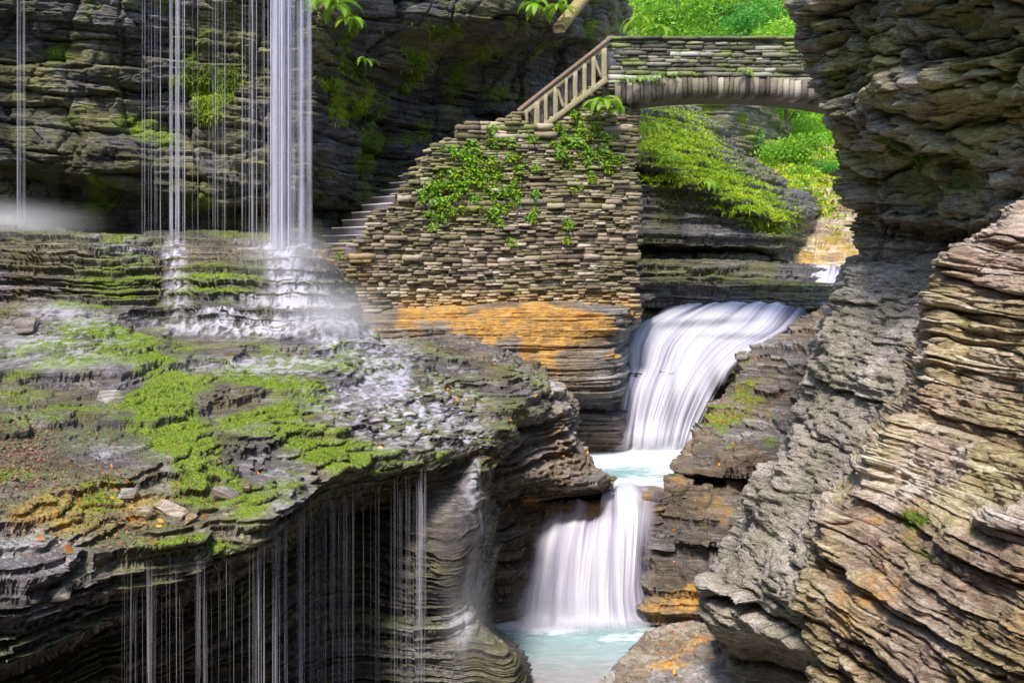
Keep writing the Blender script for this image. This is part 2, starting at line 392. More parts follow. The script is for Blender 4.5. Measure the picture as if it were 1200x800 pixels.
    def mask(bl, base):
        b = np.maximum(blobs(SX, SY, bl), base) if len(bl) else np.zeros_like(SX)+base
        return np.clip((b + (mn-.5)*2.3 - .33)*3.2, 0, 1)*(b > .02)
    mo = mask(moss, mossbase)*(np.clip((smooth(nn, 1)[..., 2]-.15)*2.2, .25, 1) if terr else 1)
    if mossup: mo = np.maximum(mo, np.clip((nn[..., 2]-.25)*2.5, 0, 1)*mossup*cm*np.clip((mn-.42)*7, 0, 1))
    we = np.clip(np.maximum(blobs(SX, SY, wet), wetbase), 0, 1)
    if cush: G = G + nn*(mo*cush*(.2+1.3*fbm(X*9, Y*9, Z*9, seed+95, 3)))[..., None]
    st = mask(stain, 0)
    me = mesh(name, G.reshape(-1, 3), gridfaces(nr, nc), mat, dict(tone=tone, moss=mo, wet=we, stain=st))
    o = struct(name, me, label)
    ROCKS[key or name] = dict(G=G, n=nn, nn=nn, SX=SX, SY=SY, moss=mo, obj=o, tone=tone)
    return o
def rowsof(xs, *rws):
    """each row: (list of py, list of D[, list of px])"""
    out = []
    for r in rws:
        px = r[2] if len(r) > 2 else xs
        out.append([(px[i], r[0][i], r[1][i]) for i in range(len(px))])
    return out

Q = 1.0   # mesh density
def q(n): return int(n*Q)

# --- high dark cliff on the left, behind the curtain fall
xs = [-260, -100, 0, 120, 230, 320, 372, 425, 500, 590, 660, 712, 735]
rock('cliff', rowsof(xs,
    ([-260]*13, [19.6, 19.6, 19.8, 20.2, 20.5, 20.6, 20.2, 20.8, 21.5, 22, 23, 25, 31]),
    ([-110]*13, [20.3, 20.3, 20.5, 20.8, 21.2, 21.3, 20.8, 21.6, 22, 22.4, 23.4, 27, 31]),
    ([0]*13, [21, 21, 21.1, 21.4, 21.8, 22, 21, 22.2, 22.4, 22.8, 24.2, 28.2, 32]),
    ([30, 30, 30, 30, 30, 32, 32, 32, 32, 34, 42, 45, 50], [21.2, 21.2, 21.3, 21.6, 22, 22.2, 21, 22.6, 22.8, 23.4, 25.5, 28.4, 32]),
    ([80, 80, 80, 80, 80, 80, 80, 80, 75, 65, 60, 60, 60], [21.5, 21.5, 21.6, 21.9, 22.2, 22.4, 21.4, 23.4, 24.4, 26, 27.6, 28.6, 32]),
    ([130]*13, [21.7, 21.7, 21.8, 22, 22.3, 22.6, 21.9, 24.2, 26, 27.2, 28, 28.8, 32]),
    ([180, 182, 188, 205, 225, 225, 190, 180, 180, 180, 180, 180, 180], [21.5, 21.5, 21.6, 21.8, 22.1, 22.7, 22.5, 25, 26.4, 27.4, 28, 29, 32]),
    ([196, 198, 204, 221, 241, 240, 215, 210, 210, 210, 210, 210, 210], [23, 23, 23, 23, 23, 23.2, 23.2, 25.3, 26.6, 27.5, 28, 29, 32]),
    ([250]*13, [23.4, 23.4, 23.4, 23.4, 23.5, 23.6, 23.8, 25.4, 26.6, 27.5, 28, 29, 32]),
    ([310]*13, [23.4, 23.4, 23.4, 23.4, 23.5, 23.6, 24, 25.4, 26.6, 27.5, 28, 29, 32])),
    q(560), q(900), M['cliff_dark'], 11, beds=((.9, 2.6, .45), (.26, 1.1, .2), (.1, .5, .09)), dip=(.06, 0), lump=.25, lw=.6, blocky=((1.3, 1.1, .3), (.5, .45, .1)),
    moss=[(160, 150, 45, 30, 0, .6), (240, 90, 60, 30, 20, .42), (400, 60, 25, 120, 5, .5), (480, 60, 60, 40, 0, .4), (560, 110, 60, 30, 0, .4), (420, 170, 50, 60, 0, .42), (650, 60, 40, 30, 0, .35)],
    wetbase=.35, mossbase=.12, chips=.07, chs=1.2, key='cliff', label='tall dark overhanging shale cliff behind the thin curtain of falling water')

# --- ledge on the left: back shelf, stepped bed, mossy apron, dripping lip and the hollow under it
xs = [-250, -100, 0, 100, 190, 250, 310, 370, 430, 500, 560, 600, 640]
xl = [-250, -100, 0, 100, 190, 250, 310, 370, 430, 490, 540, 564, 580]
rock('rock_ledge', rowsof(xs,
    ([262, 264, 266, 281, 282, 282, 283, 284, 385, 395, 400, 410, 430], [25, 25, 25, 25, 25, 25, 25, 25, 23, 22.5, 22, 22, 22]),
    ([262, 264, 268, 283, 285, 285, 287, 290, 395, 410, 430, 440, 450], [18.4, 18.4, 18.5, 18.6, 19.6, 19.8, 20, 20.2, 20.5, 20, 19.5, 19.3, 20]),
    ([355, 355, 358, 358, 385, 392, 394, 398, 412, 430, 450, 465, 480], [17.6, 17.6, 17.6, 17.6, 17.8, 17.8, 17.9, 18.2, 18.6, 18.5, 18, 17.5, 18.5]),
    ([420, 415, 410, 410, 420, 425, 430, 435, 445, 455, 475, 485, 495], [14, 14.3, 14.8, 15, 15.4, 15.5, 15.8, 16, 16.6, 16.8, 16.8, 16.5, 18]),
    ([500, 495, 490, 480, 480, 480, 480, 480, 480, 482, 492, 498, 510], [10.8, 11, 11.4, 12.2, 12.6, 13, 13.4, 13.8, 14.6, 15.2, 15.6, 15.6, 17.5], [-250, -100, 0, 100, 190, 250, 310, 370, 430, 500, 550, 585, 600]),
    ([600, 590, 575, 560, 550, 545, 535, 520, 510, 505, 505, 508, 520], [8.6, 8.8, 9.2, 9.8, 10.3, 10.7, 11.3, 12.2, 13.2, 14.2, 15, 15.2, 17.2], [-250, -100, 0, 100, 190, 250, 310, 370, 430, 500, 552, 592, 606]),
    ([720, 710, 690, 665, 648, 638, 612, 568, 552, 540, 522, 518, 530], [7.2, 7.3, 7.6, 8.2, 8.7, 9.0, 9.5, 11, 12, 12.9, 14.2, 14.8, 17], [-250, -100, 0, 100, 190, 250, 305, 365, 430, 500, 552, 590, 604]),
    ([830, 815, 785, 735, 700, 676, 640, 588, 572, 562, 545, 535, 545], [7.2, 7.3, 7.6, 8.3, 8.8, 9.1, 9.7, 11.2, 12.2, 13, 14.2, 14.8, 17], [-250, -100, 0, 100, 190, 250, 305, 365, 430, 495, 545, 580, 595]),
    ([840, 825, 798, 750, 716, 696, 665, 620, 600, 585, 570, 560, 570], [7.6, 7.6, 7.9, 8.8, 9.6, 10.2, 11.2, 12.8, 13.4, 13.4, 13.7, 14.2, 17], xl),
    ([880, 860, 840, 785, 750, 735, 715, 690, 670, 650, 640, 630, 630], [7.6, 7.6, 8.0, 9.0, 10.0, 10.6, 11.4, 12.8, 13.2, 12.7, 12.8, 13.8, 17], [-250, -100, 0, 100, 190, 250, 310, 370, 430, 490, 545, 568, 584]),
    ([920, 910, 870, 820, 780, 780, 780, 760, 740, 715, 700, 690, 690], [7.7, 7.7, 8.2, 9.2, 10.1, 10.8, 11.5, 12.6, 12.9, 12.7, 12.9, 13.8, 17], [-250, -100, 0, 100, 190, 250, 310, 370, 430, 490, 540, 556, 580]),
    ([960, 950, 905, 860, 825, 820, 815, 800, 775, 752, 735, 732, 732], [7.9, 7.9, 8.6, 10, 10.8, 11.3, 11.8, 12.5, 12.8, 12.7, 12.9, 13.4, 17], [-250, -100, 0, 100, 190, 250, 310, 370, 430, 490, 536, 556, 572]),
    ([1000, 1000, 950, 900, 870, 860, 850, 840, 815, 795, 780, 776, 776], [7.9, 7.9, 8.6, 10, 10.8, 11.3, 11.8, 12.5, 12.8, 12.7, 12.7, 12.9, 17], [-250, -100, 0, 100, 190, 250, 310, 370, 430, 490, 556, 606, 622]),
    ([1300, 1200, 1150, 1060, 1000, 960, 940, 930, 910, 890, 880, 870, 860], [7.8, 7.8, 8.4, 10, 10.8, 11.3, 11.8, 12.4, 12.6, 12.6, 12.7, 13, 16], [-250, -100, 0, 100, 190, 250, 310, 370, 430, 500, 560, 615, 640])),
    q(1350), q(950), M['ledge'], 23, plates=.0, rough=.02, beds=((.5, 1.6, .22), (.14, .7, .11), (.05, .35, .05)), dip=(.02, .0), lump=.08, terr=.95, tth=.065, warp=.3,
    moss=[(110, 375, 70, 14, 20, .8), (170, 420, 80, 26, 45, .8), (195, 480, 50, 40, 30, .95), (230, 530, 50, 30, 30, .9), (60, 450, 90, 50, 10, .48), (300, 480, 120, 60, 0, .44), (240, 565, 50, 40, 30, .85), (290, 590, 40, 50, 60, .8), (330, 570, 60, 30, 0, .8),
          (150, 320, 45, 40, 0, .7), (265, 320, 75, 40, 0, .8), (380, 420, 80, 30, 0, .4), (400, 480, 70, 40, 0, .55), (400, 540, 70, 25, 0, .6), (500, 535, 40, 15, 0, .5), (80, 660, 120, 30, -15, .45), (20, 560, 60, 40, 0, .3), (240, 640, 60, 20, 0, .7),
          (295, 700, 12, 14, 0, .9), (120, 590, 50, 40, 0, .35)],
    wet=[(300, 340, 160, 60, 0, .8), (430, 440, 120, 60, 10, .9), (100, 350, 200, 60, 0, .5), (560, 560, 60, 90, 0, .8), (330, 720, 260, 110, 0, .8), (560, 700, 60, 140, 0, .9), (40, 400, 120, 60, 0, .7), (500, 500, 120, 40, 0, .8), (200, 780, 260, 70, 0, 1.0), (420, 720, 120, 150, 0, 1.0)],  # last two blobs paint the hollow's shade: near-black by way of the wet mask
    stain=[(60, 600, 110, 40, 0, .32), (170, 600, 60, 30, 0, .45), (390, 300, 20, 15, 0, .8), (20, 690, 60, 20, 0, .5), (545, 530, 40, 10, 20, .5)], wetbase=.45, mossup=.3,
    calm=[(540, 650, 32, 80, 0, 1), (520, 610, 30, 40, 0, .8), (570, 780, 80, 60, 0, .5)], key='ledge', label='wide mossy stepped rock ledge with water dripping off its lip')

# --- bedrock under the masonry wall, stained orange, hollowed above the upper pool
xs = [400, 440, 490, 540, 600, 650, 700, 732, 745, 758]; XB = [400, 440, 490, 540, 600, 645, 685, 710, 722, 738]
rock('bedrock', rowsof(xs,
    ([345]*10, [22.6, 22.6, 22.8, 23, 23, 23.2, 23.4, 23.6, 24, 27]),
    ([372, 368, 362, 360, 360, 360, 362, 364, 364, 364], [21.0, 21.3, 21.6, 21.8, 22, 22.2, 22.4, 22.6, 23.1, 26]),
    ([410, 405, 400, 395, 392, 392, 392, 394, 395, 395], [20.5, 20.7, 21, 21.3, 21.6, 21.8, 22.0, 22.2, 22.7, 25], XB),
    ([450, 445, 440, 435, 430, 428, 428, 430, 430, 430], [20.4, 20.5, 20.7, 21, 21.35, 21.6, 21.8, 22.0, 22.5, 25], XB),
    ([480, 480, 475, 472, 468, 466, 462, 460, 460, 460], [20.6, 20.6, 20.8, 21.1, 21.4, 21.6, 21.8, 22, 22.6, 25], XB),
    ([490, 490, 486, 482, 478, 476, 474, 470, 470, 470], [22, 22, 22.4, 22.6, 22.8, 23, 23, 23, 23.4, 25], XB),
    ([560]*10, [23.2]*8+[23.6, 25])),
    q(330), q(480), M['mid'], 31, beds=((.5, 2.2, .25), (.16, 1.0, .14), (.07, .5, .07)), lump=.12, dip=(.02, 0), warp=.3,
    stain=[(620, 382, 125, 26, 0, 1.0), (625, 400, 30, 28, 20, 1.0), (520, 368, 50, 12, 0, .8), (700, 372, 40, 10, 10, .9)], wet=[(690, 480, 60, 40, 0, .9), (620, 420, 120, 40, 0, .3)], wetbase=.3,
    key='bedrock', label='orange stained bedrock below the dry stone wall')

# --- sloping rock shoulder between ledge and lower pool
xs = [430, 470, 520, 570, 610, 650, 672]
rock('rock_shoulder', rowsof(xs,
    ([392, 394, 398, 402, 415, 440, 455], [21.4, 21.4, 21.4, 21.4, 21.4, 21.6, 23], [400, 450, 510, 560, 592, 628, 640]),
    ([425, 430, 438, 446, 455, 470, 480], [19.1, 19.1, 19.2, 19.4, 19.7, 20, 21.6], [460, 510, 555, 595, 632, 660, 672]),
    ([480, 480, 485, 490, 500, 512, 518], [16.8, 17.2, 17.6, 18, 18.5, 18.9, 20.5], [510, 550, 588, 618, 640, 658, 670]),
    ([520, 528, 536, 542, 548, 555, 560], [15.6, 16.4, 17, 17.6, 18, 18.6, 20], [535, 572, 606, 634, 660, 684, 700]),
    ([545, 552, 560, 566, 571, 574, 576], [15.4, 16, 16.6, 17.2, 17.6, 18.2, 19.6], [535, 570, 598, 636, 674, 708, 720]),
    ([590, 592, 592, 590, 592, 590, 590], [15.8, 16.3, 16.9, 17.6, 18.0, 18.4, 19.6], [535, 565, 594, 614, 630, 642, 650]),
    ([640, 640, 640, 640, 640, 620, 620], [16.4, 16.6, 17.0, 18, 18.2, 18.6, 19.6], [535, 565, 603, 608, 614, 622, 640]),
    ([700, 700, 700, 700, 700, 690, 690], [17, 17.1, 17.3, 18.4, 18.6, 18.8, 19.6], [535, 565, 604, 608, 611, 616, 640]),
    ([745, 745, 740, 735, 735, 735, 735], [17.2, 17.2, 17.4, 18.6, 18.6, 18.8, 19.6], [535, 565, 605, 609, 612, 617, 640]),
    ([800, 800, 800, 790, 790, 790, 790], [17.2, 17.2, 17.4, 18.6, 18.6, 18.8, 19.6], [535, 565, 605, 609, 612, 617, 640])),
    q(560), q(330), M['mid'], 47, plates=.06, beds=((.5, 1.6, .22), (.15, .8, .13), (.06, .4, .06)), dip=(.05, 0), lump=.08, terr=.9, tth=.08, warp=.3,
    moss=[(560, 470, 50, 30, 30, .35)], wet=[(600, 640, 60, 100, 0, .95), (540, 500, 60, 60, 0, .5), (650, 590, 80, 20, 0, .6)], stain=[(575, 520, 30, 12, 30, .6), (630, 590, 30, 10, 0, .5), (700, 585, 20, 10, 0, .4)], wetbase=.15,
    key='shoulder', label='sloping layered rock shoulder above the lower pool')

# --- right bank beside both cascades
rock('rock_bank', rowsof(None,
    ([420, 418, 404, 392, 376, 364, 358], [28, 25, 25.5, 26, 26.5, 26, 25], [888, 874, 898, 922, 947, 990, 1060]),
    ([440, 440, 432, 428, 425, 420, 420], [26, 23.7, 23.6, 23.4, 23, 22, 21], [882, 868, 892, 918, 947, 990, 1060]),
    ([480, 480, 478, 475, 470, 470, 470], [25, 22.5, 22.3, 22, 21.5, 20.5, 19.5], [860, 846, 872, 900, 932, 980, 1060]),
    ([525, 525, 525, 522, 520, 520, 520], [23.5, 21.3, 20.8, 20.3, 20, 19, 18], [832, 817, 848, 884, 921, 970, 1060]),
    ([552, 550, 555, 555, 555, 555, 555], [22, 20, 19.5, 19.1, 18.8, 18.2, 17.5], [814, 799, 830, 866, 910, 960, 1060]),
    ([562, 562, 568, 570, 570, 570, 570], [22, 20.1, 20.0, 19.6, 19.4, 18.4, 17.5], [810, 795, 828, 866, 905, 960, 1060]),
    ([582, 582, 585, 590, 590, 590, 590], [21, 19, 18.8, 18.6, 18.2, 17.7, 17], [792, 776, 812, 850, 900, 960, 1060]),
    ([630, 630, 632, 635, 635, 635, 635], [20.5, 18.4, 17.9, 17.5, 17.2, 17, 16.8], [782, 766, 802, 846, 900, 960, 1060]),
    ([650, 650, 650, 652, 652, 652, 652], [20, 18.3, 18.1, 17.9, 17.7, 17.2, 16.8], [780, 765, 802, 846, 900, 960, 1060]),
    ([690, 690, 690, 690, 690, 690, 690], [19.6, 17.6, 17.2, 16.9, 16.6, 16.5, 16.4], [775, 758, 800, 850, 900, 960, 1060]),
    ([715, 715, 715, 718, 718, 718, 718], [19, 17.1, 16.9, 16.7, 16.5, 16.4, 16.3], [775, 755, 800, 850, 900, 960, 1060]),
    ([770]*7, [19, 17, 16.8, 16.6, 16.4, 16.3, 16.2], [775, 755, 800, 850, 900, 960, 1060])),
    q(520), q(330), M['mid'], 59, plates=.15, beds=((.5, 2.0, .3), (.16, .9, .17), (.065, .45, .07)), dip=(-.04, 0), lump=.08, terr=.9, tth=.1, warp=.3,
    moss=[(860, 470, 50, 30, -40, .45), (840, 520, 50, 20, 0, .35), (900, 430, 40, 20, 0, .3), (800, 620, 30, 10, 20, .5)],
    stain=[(870, 460, 50, 30, 0, .22), (800, 590, 40, 30, 0, .4), (810, 700, 60, 20, 0, .65)], wet=[(800, 640, 80, 90, 0, .9), (850, 560, 60, 40, 0, .6)], wetbase=.25,
    key='bank', label='layered rock bank on the right of the two cascades')

# --- right-hand cliff: overhang above, crumbly grey wall below
def crow(pys, edge, De, gaps=(0, 50, 110, 190, 300, 470, 1000, 1800), dd=(0, 1.1, 2.2, 3.3, 4.4, 5.6)):
    dd = tuple(dd)+(dd[-1]+1.6, dd[-1]+2.4)
    px = [edge+26]+[edge+g for g in gaps]; D = [De+5]+[De-x for x in dd]
    if not isinstance(pys, list): pys = [pys]*7
    pys = pys+[pys[-1]]*2
    return (pys, D, px)
rock('gorge_wall', rowsof(None,
    crow(-260, 915, 12.6), crow(-150, 925, 13), crow(-60, 935, 13.2), crow(0, 943, 13.4), crow(45, 944, 13.5), crow(90, 950, 13.6), crow(130, 965, 13.8), crow(190, 990, 14),
    crow([232, 235, 235, 232, 225, 215, 205], 1006, 13.9, dd=(0, 1.15, 2.3, 3.4, 4.4, 5.6)),
    crow([256, 256, 262, 260, 252, 242, 232], 1010, 13.7, dd=(0, 1.05, 2.2, 3.3, 4.3, 5.5)),
    crow([266, 268, 272, 272, 265, 255, 245], 1012, 14.2, dd=(0, .8, 1.7, 2.4, 3.0, 4)),
    crow(300, 1004, 14.4, dd=(0, .95, 1.9, 2.8, 3.6, 4.4)), crow(345, 982, 14.4, dd=(0, 1, 2, 2.9, 3.6, 4.2)), crow(400, 960, 14.4, dd=(0, 1.2, 2.3, 3.2, 3.9, 4.5)),
    crow(470, 938, 14.2, dd=(0, 1.3, 2.5, 3.5, 4.2, 4.8)), crow(560, 900, 13.9, dd=(0, 1.3, 2.7, 3.8, 4.6, 5.2)),
    crow(640, 852, 13.6, dd=(0, 1.3, 2.7, 4, 4.8, 5.4)), crow(690, 829, 13.2, dd=(0, 1.2, 2.6, 3.9, 4.7, 5.2)),
    crow([735, 735, 740, 748, 755, 755, 755], 832, 13.4, dd=(0, 1.1, 2.3, 3.6, 4.7, 5.2)),
    crow([770, 765, 775, 785, 795, 795, 795], 845, 14, dd=(0, .8, 1.4, 2.2, 3.2, 4)),
    crow(900, 850, 14, dd=(0, .8, 1.4, 2.2, 3.2, 4))),
    q(1100), q(640), M['grey'], 67, lw=.15, beds=((.7, 1.2, .36), (.24, .5, .12), (.08, .22, .04)), dip=(.02, 0), lump=.22, blocky=((.55, .8, .42), (.22, .3, .2)), rough=.06, chips=.06, chs=4.5,
    moss=[(1080, 130, 80, 90, 0, .33), (1120, 210, 60, 40, 0, .45), (1000, 150, 30, 80, 0, .3)], cush=0, wetbase=.05,
    key='rcliff', label='towering overhanging rock wall on the right with crumbly grey foot')
# the overhang is darker, olive rock than the crumbly foot: a second material slot on the faces above the undercut
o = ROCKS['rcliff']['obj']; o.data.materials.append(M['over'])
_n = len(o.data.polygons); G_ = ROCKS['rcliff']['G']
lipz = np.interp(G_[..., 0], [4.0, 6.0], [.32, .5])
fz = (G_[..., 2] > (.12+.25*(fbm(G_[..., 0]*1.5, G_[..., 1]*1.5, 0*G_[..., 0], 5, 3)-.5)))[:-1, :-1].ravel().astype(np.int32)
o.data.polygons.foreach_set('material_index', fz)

def frow(py, edge, De):
    g = (0, 45, 100, 175, 270, 420, 800, 1500); dd = (0, .55, 1.1, 1.8, 2.4, 3.0, 3.5, 3.8)
    return ([py-12]+[py, py, py+2, py+4, py+6, py+8, py+8, py+8], [De+3.5]+[De-x for x in dd], [edge+24]+[edge+x for x in g])
rock('foreground_rock', rowsof(None,
    frow(236, 1225, 9.5), frow(262, 1192, 8.3), frow(310, 1126, 8.4), frow(360, 1098, 8.4), frow(420, 1080, 8.3), frow(500, 1042, 8.2), frow(560, 1008, 8.1), frow(600, 964, 8),
    frow(640, 948, 7.9), frow(700, 942, 7.8), frow(760, 950, 7.6), frow(820, 962, 7.5), frow(940, 975, 7.4)),
    q(1000), q(680), M['warm'], 71, cush=0, lw=.55, beds=((.45, .9, .22), (.12, .45, .14), (.04, .2, .05)), dip=(.34, .05), lump=.3, rough=.04, chips=.06, chs=2.5,
    moss=[(1070, 610, 25, 10, 0, .45), (1085, 650, 30, 14, 30, .45), (1160, 690, 40, 16, 20, .4), (1130, 380, 14, 5, 0, .6)], stain=[(1020, 608, 25, 10, 0, .6), (1100, 700, 150, 100, 30, .2)],
    key='fore', label='pale warm layered rock face nearest on the right')

# --- rock shelf at the water's edge, bottom right
def zr(zs, px, py): return (py, [ -z*F/(y-HY) for z, y in zip(zs, py)], px)
rock('rock_shelf', rowsof(None,
    zr([-7]*7, [690, 706, 735, 765, 790, 840, 900], [830, 800, 768, 752, 738, 722, 716]),
    zr([-6.4]*7, [700, 716, 745, 772, 797, 850, 905], [830, 797, 766, 748, 736, 722, 718]),
    zr([-6.15]*7, [735, 757, 785, 812, 835, 875, 930], [830, 800, 775, 757, 745, 735, 730]),
    zr([-5.95]*7, [790, 815, 840, 860, 880, 915, 960], [850, 820, 796, 780, 768, 758, 752]),
    zr([-5.9]*7, [900, 910, 920, 930, 940, 960, 990], [900, 870, 850, 830, 810, 800, 790])),
    q(220), q(260), M['mid'], 83, plates=.08, beds=((.3, 1.0, .1), (.1, .4, .06), (.04, .2, .03)), lump=.08, terr=.7, tth=.08,
    stain=[(810, 770, 40, 20, 0, .25)], wetbase=.1, key='shelf', label='flat rock shelf strewn with leaves beside the lower pool')

# --- rock lip and face behind the lower cascade, step rock of the upper one
rock('cascade_rock', rowsof([600, 640, 670, 705, 735, 765, 790],
    ([573, 574, 574, 572, 566, 566, 570], [20.5]*7),
    ([590, 589, 587, 586, 580, 578, 580], [18.9, 18.7, 18.6, 18.5, 18.5, 18.6, 18.9]),
    ([606, 606, 606, 606, 600, 600, 600], [18.7, 18.5, 18.4, 18.4, 18.4, 18.4, 18.7]),
    ([640]*7, [18.6, 18.3, 18.1, 18.1, 18.1, 18.2, 18.4]),
    ([740]*7, [18.2, 17.9, 17.7, 17.7, 17.7, 17.8, 18.2])),
    q(180), q(200), M['mid'], 91, beds=((.3, 1.4, .12), (.12, .8, .09), (.06, .4, .05)), lump=.05, wetbase=.9, warp=.2,
    stain=[(660, 595, 60, 14, 0, .8), (760, 590, 40, 20, 0, .5)], key='casc1', label='wet brown rock lip the lower cascade pours over')
rock('cascade_rock', rowsof([700, 735, 770, 810, 850, 900, 950],
    ([360]*7, [28.8]*7),
    ([388, 388, 378, 370, 366, 366, 366], [26, 26, 26.7, 27.2, 27.7, 28, 28]),
    ([405, 405, 402, 398, 396, 391, 386], [25.1, 25, 25.3, 25.8, 26.2, 26.8, 27]),
    ([430, 430, 430, 426, 420, 420, 410], [24.2, 24.2, 24.4, 24.6, 24.8, 25.4, 26]),
    ([450, 452, 452, 450, 446, 440, 430], [23.8, 23.9, 24, 24.2, 24.4, 25, 26]),
    ([470, 470, 470, 470, 466, 460, 450], [24.4, 24.4, 24.6, 24.8, 25, 25.4, 26]),
    ([545]*7, [24.4, 24.4, 24.4, 24.6, 24.8, 25, 25.6])),
    q(240), q(260), M['wetcliff'], 97, beds=((.3, 1.6, .14), (.13, .9, .1), (.06, .4, .05)), lump=.06, wetbase=.9, terr=.6, tth=.09, warp=.2,
    key='casc2', label='dark wet rock step behind the upper cascade')

# --- banks seen under the bridge
xs = [700, 745, 790, 840, 880, 905, 922, 940]
rock('gorge_bank', rowsof(xs,
    ([90, 100, 125, 150, 190, 215, 225, 235], [38, 38, 38, 38, 38, 38, 38, 38], [740, 765, 800, 840, 880, 915, 945, 970]),
    ([130, 140, 165, 190, 212, 232, 245, 255], [33, 33, 33, 33, 33.4, 34, 34, 36], [730, 765, 800, 840, 880, 912, 935, 955]),
    ([186, 188, 204, 228, 246, 258, 262, 270], [29, 29, 29.2, 29.5, 30, 30.5, 31, 34]),
    ([205, 208, 225, 245, 262, 272, 276, 280], [29.2, 29.2, 29.4, 29.7, 30.2, 30.6, 31.2, 34]),
    ([250, 250, 255, 262, 272, 284, 290, 292], [29.4, 29.4, 29.6, 29.9, 30.2, 30.6, 31.2, 34]),
    ([290, 290, 290, 290, 292, 300, 304, 305], [29.2, 29.2, 29.4, 29.7, 30.1, 30.6, 31.4, 34]),
    ([300, 300, 300, 300, 300, 309, 313, 314], [32, 32, 32, 32, 31.6, 31.2, 31.8, 34]),
    ([306, 306, 306, 307, 309, 318, 322, 322], [29.6, 29.6, 29.6, 29.7, 30, 30, 30.4, 33], [700, 745, 790, 840, 880, 925, 960, 1010]),
    ([330, 330, 330, 332, 334, 336, 338, 340], [29, 29, 29, 29, 29, 29, 29.2, 30], [700, 745, 790, 840, 880, 925, 965, 1010]),
    ([352]*8, [28.4]*8, [700, 745, 790, 840, 880, 925, 965, 1010]),
    ([372]*8, [27.8]*8, [700, 745, 790, 840, 880, 925, 965, 1010])),
    q(420), q(400), M['wetcliff'], 103, beds=((.6, 2.5, .3), (.22, 1.4, .2), (.09, .7, .09)), lump=.1, dip=(.02, 0), terr=.6, tth=.15, warp=.3,
    moss=[(830, 200, 90, 20, 30, .9), (950, 340, 60, 12, 5, .6), (900, 330, 60, 6, 5, .5), (760, 150, 40, 20, 30, .8)], wetbase=.5, wet=[(915, 300, 25, 30, 0, .95)],
    key='gbank', label='dark undercut rock bank seen below the bridge')
rock('rock_pavement', rowsof([700, 745, 790, 840, 880, 925, 965, 1010],
    ([303, 303, 303, 304, 306, 311, 316, 316], [31, 31, 31, 31, 31.6, 32, 32, 33]),
    ([308, 308, 308, 308, 309, 313, 318, 320], [30.6, 30.6, 30.6, 30.6, 30.8, 31.2, 31, 31.4]),
    ([330, 330, 330, 332, 334, 336, 338, 340], [29.2, 29.2, 29.2, 29.2, 29.3, 29.5, 29.6, 30]),
    ([352, 352, 352, 352, 352, 353, 354, 356], [27.9, 27.9, 28, 28, 28.1, 28.2, 28.4, 29]),
    ([372]*8, [27.6]*8)),
    q(170), q(420), M['mid'], 107, beds=((.3, 2.5, .12), (.14, 1.2, .16), (.07, .6, .06)), lump=.05, terr=1, tth=.12, tno=.7, und=.09, warp=.15,
    moss=[(950, 338, 60, 6, 3, .8), (900, 328, 50, 4, 5, .6)], wetbase=.6, key='pave', label='thin bedded rock pavement beside the stream under the bridge')
rock('lit_rocks', rowsof([860, 890, 920, 950, 985, 1200],
    ([170]*6, [44]*6),
    ([215, 220, 222, 222, 222, 225], [39, 38.5, 38, 38, 38, 38]),
    ([262, 262, 262, 262, 262, 262], [35, 35, 35.4, 36, 36, 36]),
    ([305, 305, 308, 310, 308, 308], [33, 33, 33, 33.4, 33.4, 33.4]),
    ([345]*6, [31.5, 31.5, 31.5, 31.3, 31.3, 31.3])),
    q(230), q(220), M['warm'], 113, beds=((.6, 1.8, .35), (.24, 1.0, .25), (.1, .5, .1)), lump=.3, terr=.9, tth=.16,
    moss=[(930, 235, 60, 20, 20, .7), (970, 260, 40, 30, 0, .35), (900, 215, 40, 15, 0, .7)], stain=[(960, 280, 50, 40, 0, .3)], key='lit', label='sunlit stepped rocks upstream of the bridge')
rock('far_cliff', rowsof([720, 770, 810, 850, 880, 905, 920],
    ([60]*7, [40, 40, 40, 40, 41, 42, 48]),
    ([120]*7, [40, 40, 40, 40, 41, 42, 48], [720, 770, 810, 850, 874, 884, 905]),
    ([200]*7, [40, 40, 40, 40, 41, 42, 48], [720, 770, 810, 850, 880, 900, 920]),
    ([260]*7, [40, 40, 40, 40, 41, 42, 48], [720, 770, 810, 850, 880, 925, 945])),
    q(200), q(200), M['wetcliff'], 127, beds=((.8, 2, .4), (.3, 1.2, .25), (.1, .6, .08)), lump=.5, moss=[(780, 130, 60, 30, 0, .5)], mossbase=.2, wetbase=.3, key='far', label='shaded cliff far upstream framed by the arch')

# --- ground sheets: gorge floor below all, wooded hillside upstream
def plain(name, rows, nr, nc, mat, amp, fr, label, seed=3, attrs=None):
    G, _, _ = surf(rows, nr, nc)
    G[..., 2] += amp*(fbm(G[..., 0]*fr, G[..., 1]*fr, 0*G[..., 0], seed, 4)-.5)
    z = np.zeros(G.shape[:2])
    a = dict(tone=fbm(G[..., 0], G[..., 1], G[..., 2], 8, 3), moss=z+.5, wet=z, stain=z)
    return struct(name, mesh(name, G.reshape(-1, 3), gridfaces(nr, nc), mat, a), label)
me = mesh('ground', [(-250, -250, -7.6), (250, -250, -7.6), (250, 250, -7.6), (-250, 250, -7.6)], [(0, 1, 2, 3)], M['mid'], dict(tone=[.5]*4, moss=[0]*4, wet=[.3]*4, stain=[0]*4))
struct('ground', me, 'rocky floor of the gorge')
def Wl(x, y, z): return (600+x/y*F, HY-z/y*F, y)
plain('hillside', [[Wl(x, y, z+abs(x-10)*.12) for x in (-60, -25, 0, 12, 25, 45, 80)] for (y, z) in ((39, 1.0), (44, 2.2), (52, 6), (64, 16), (80, 27), (110, 34))], 90, 160, M['ledge'], 2.5, .3, 'wooded hillside rising upstream of the bridge')

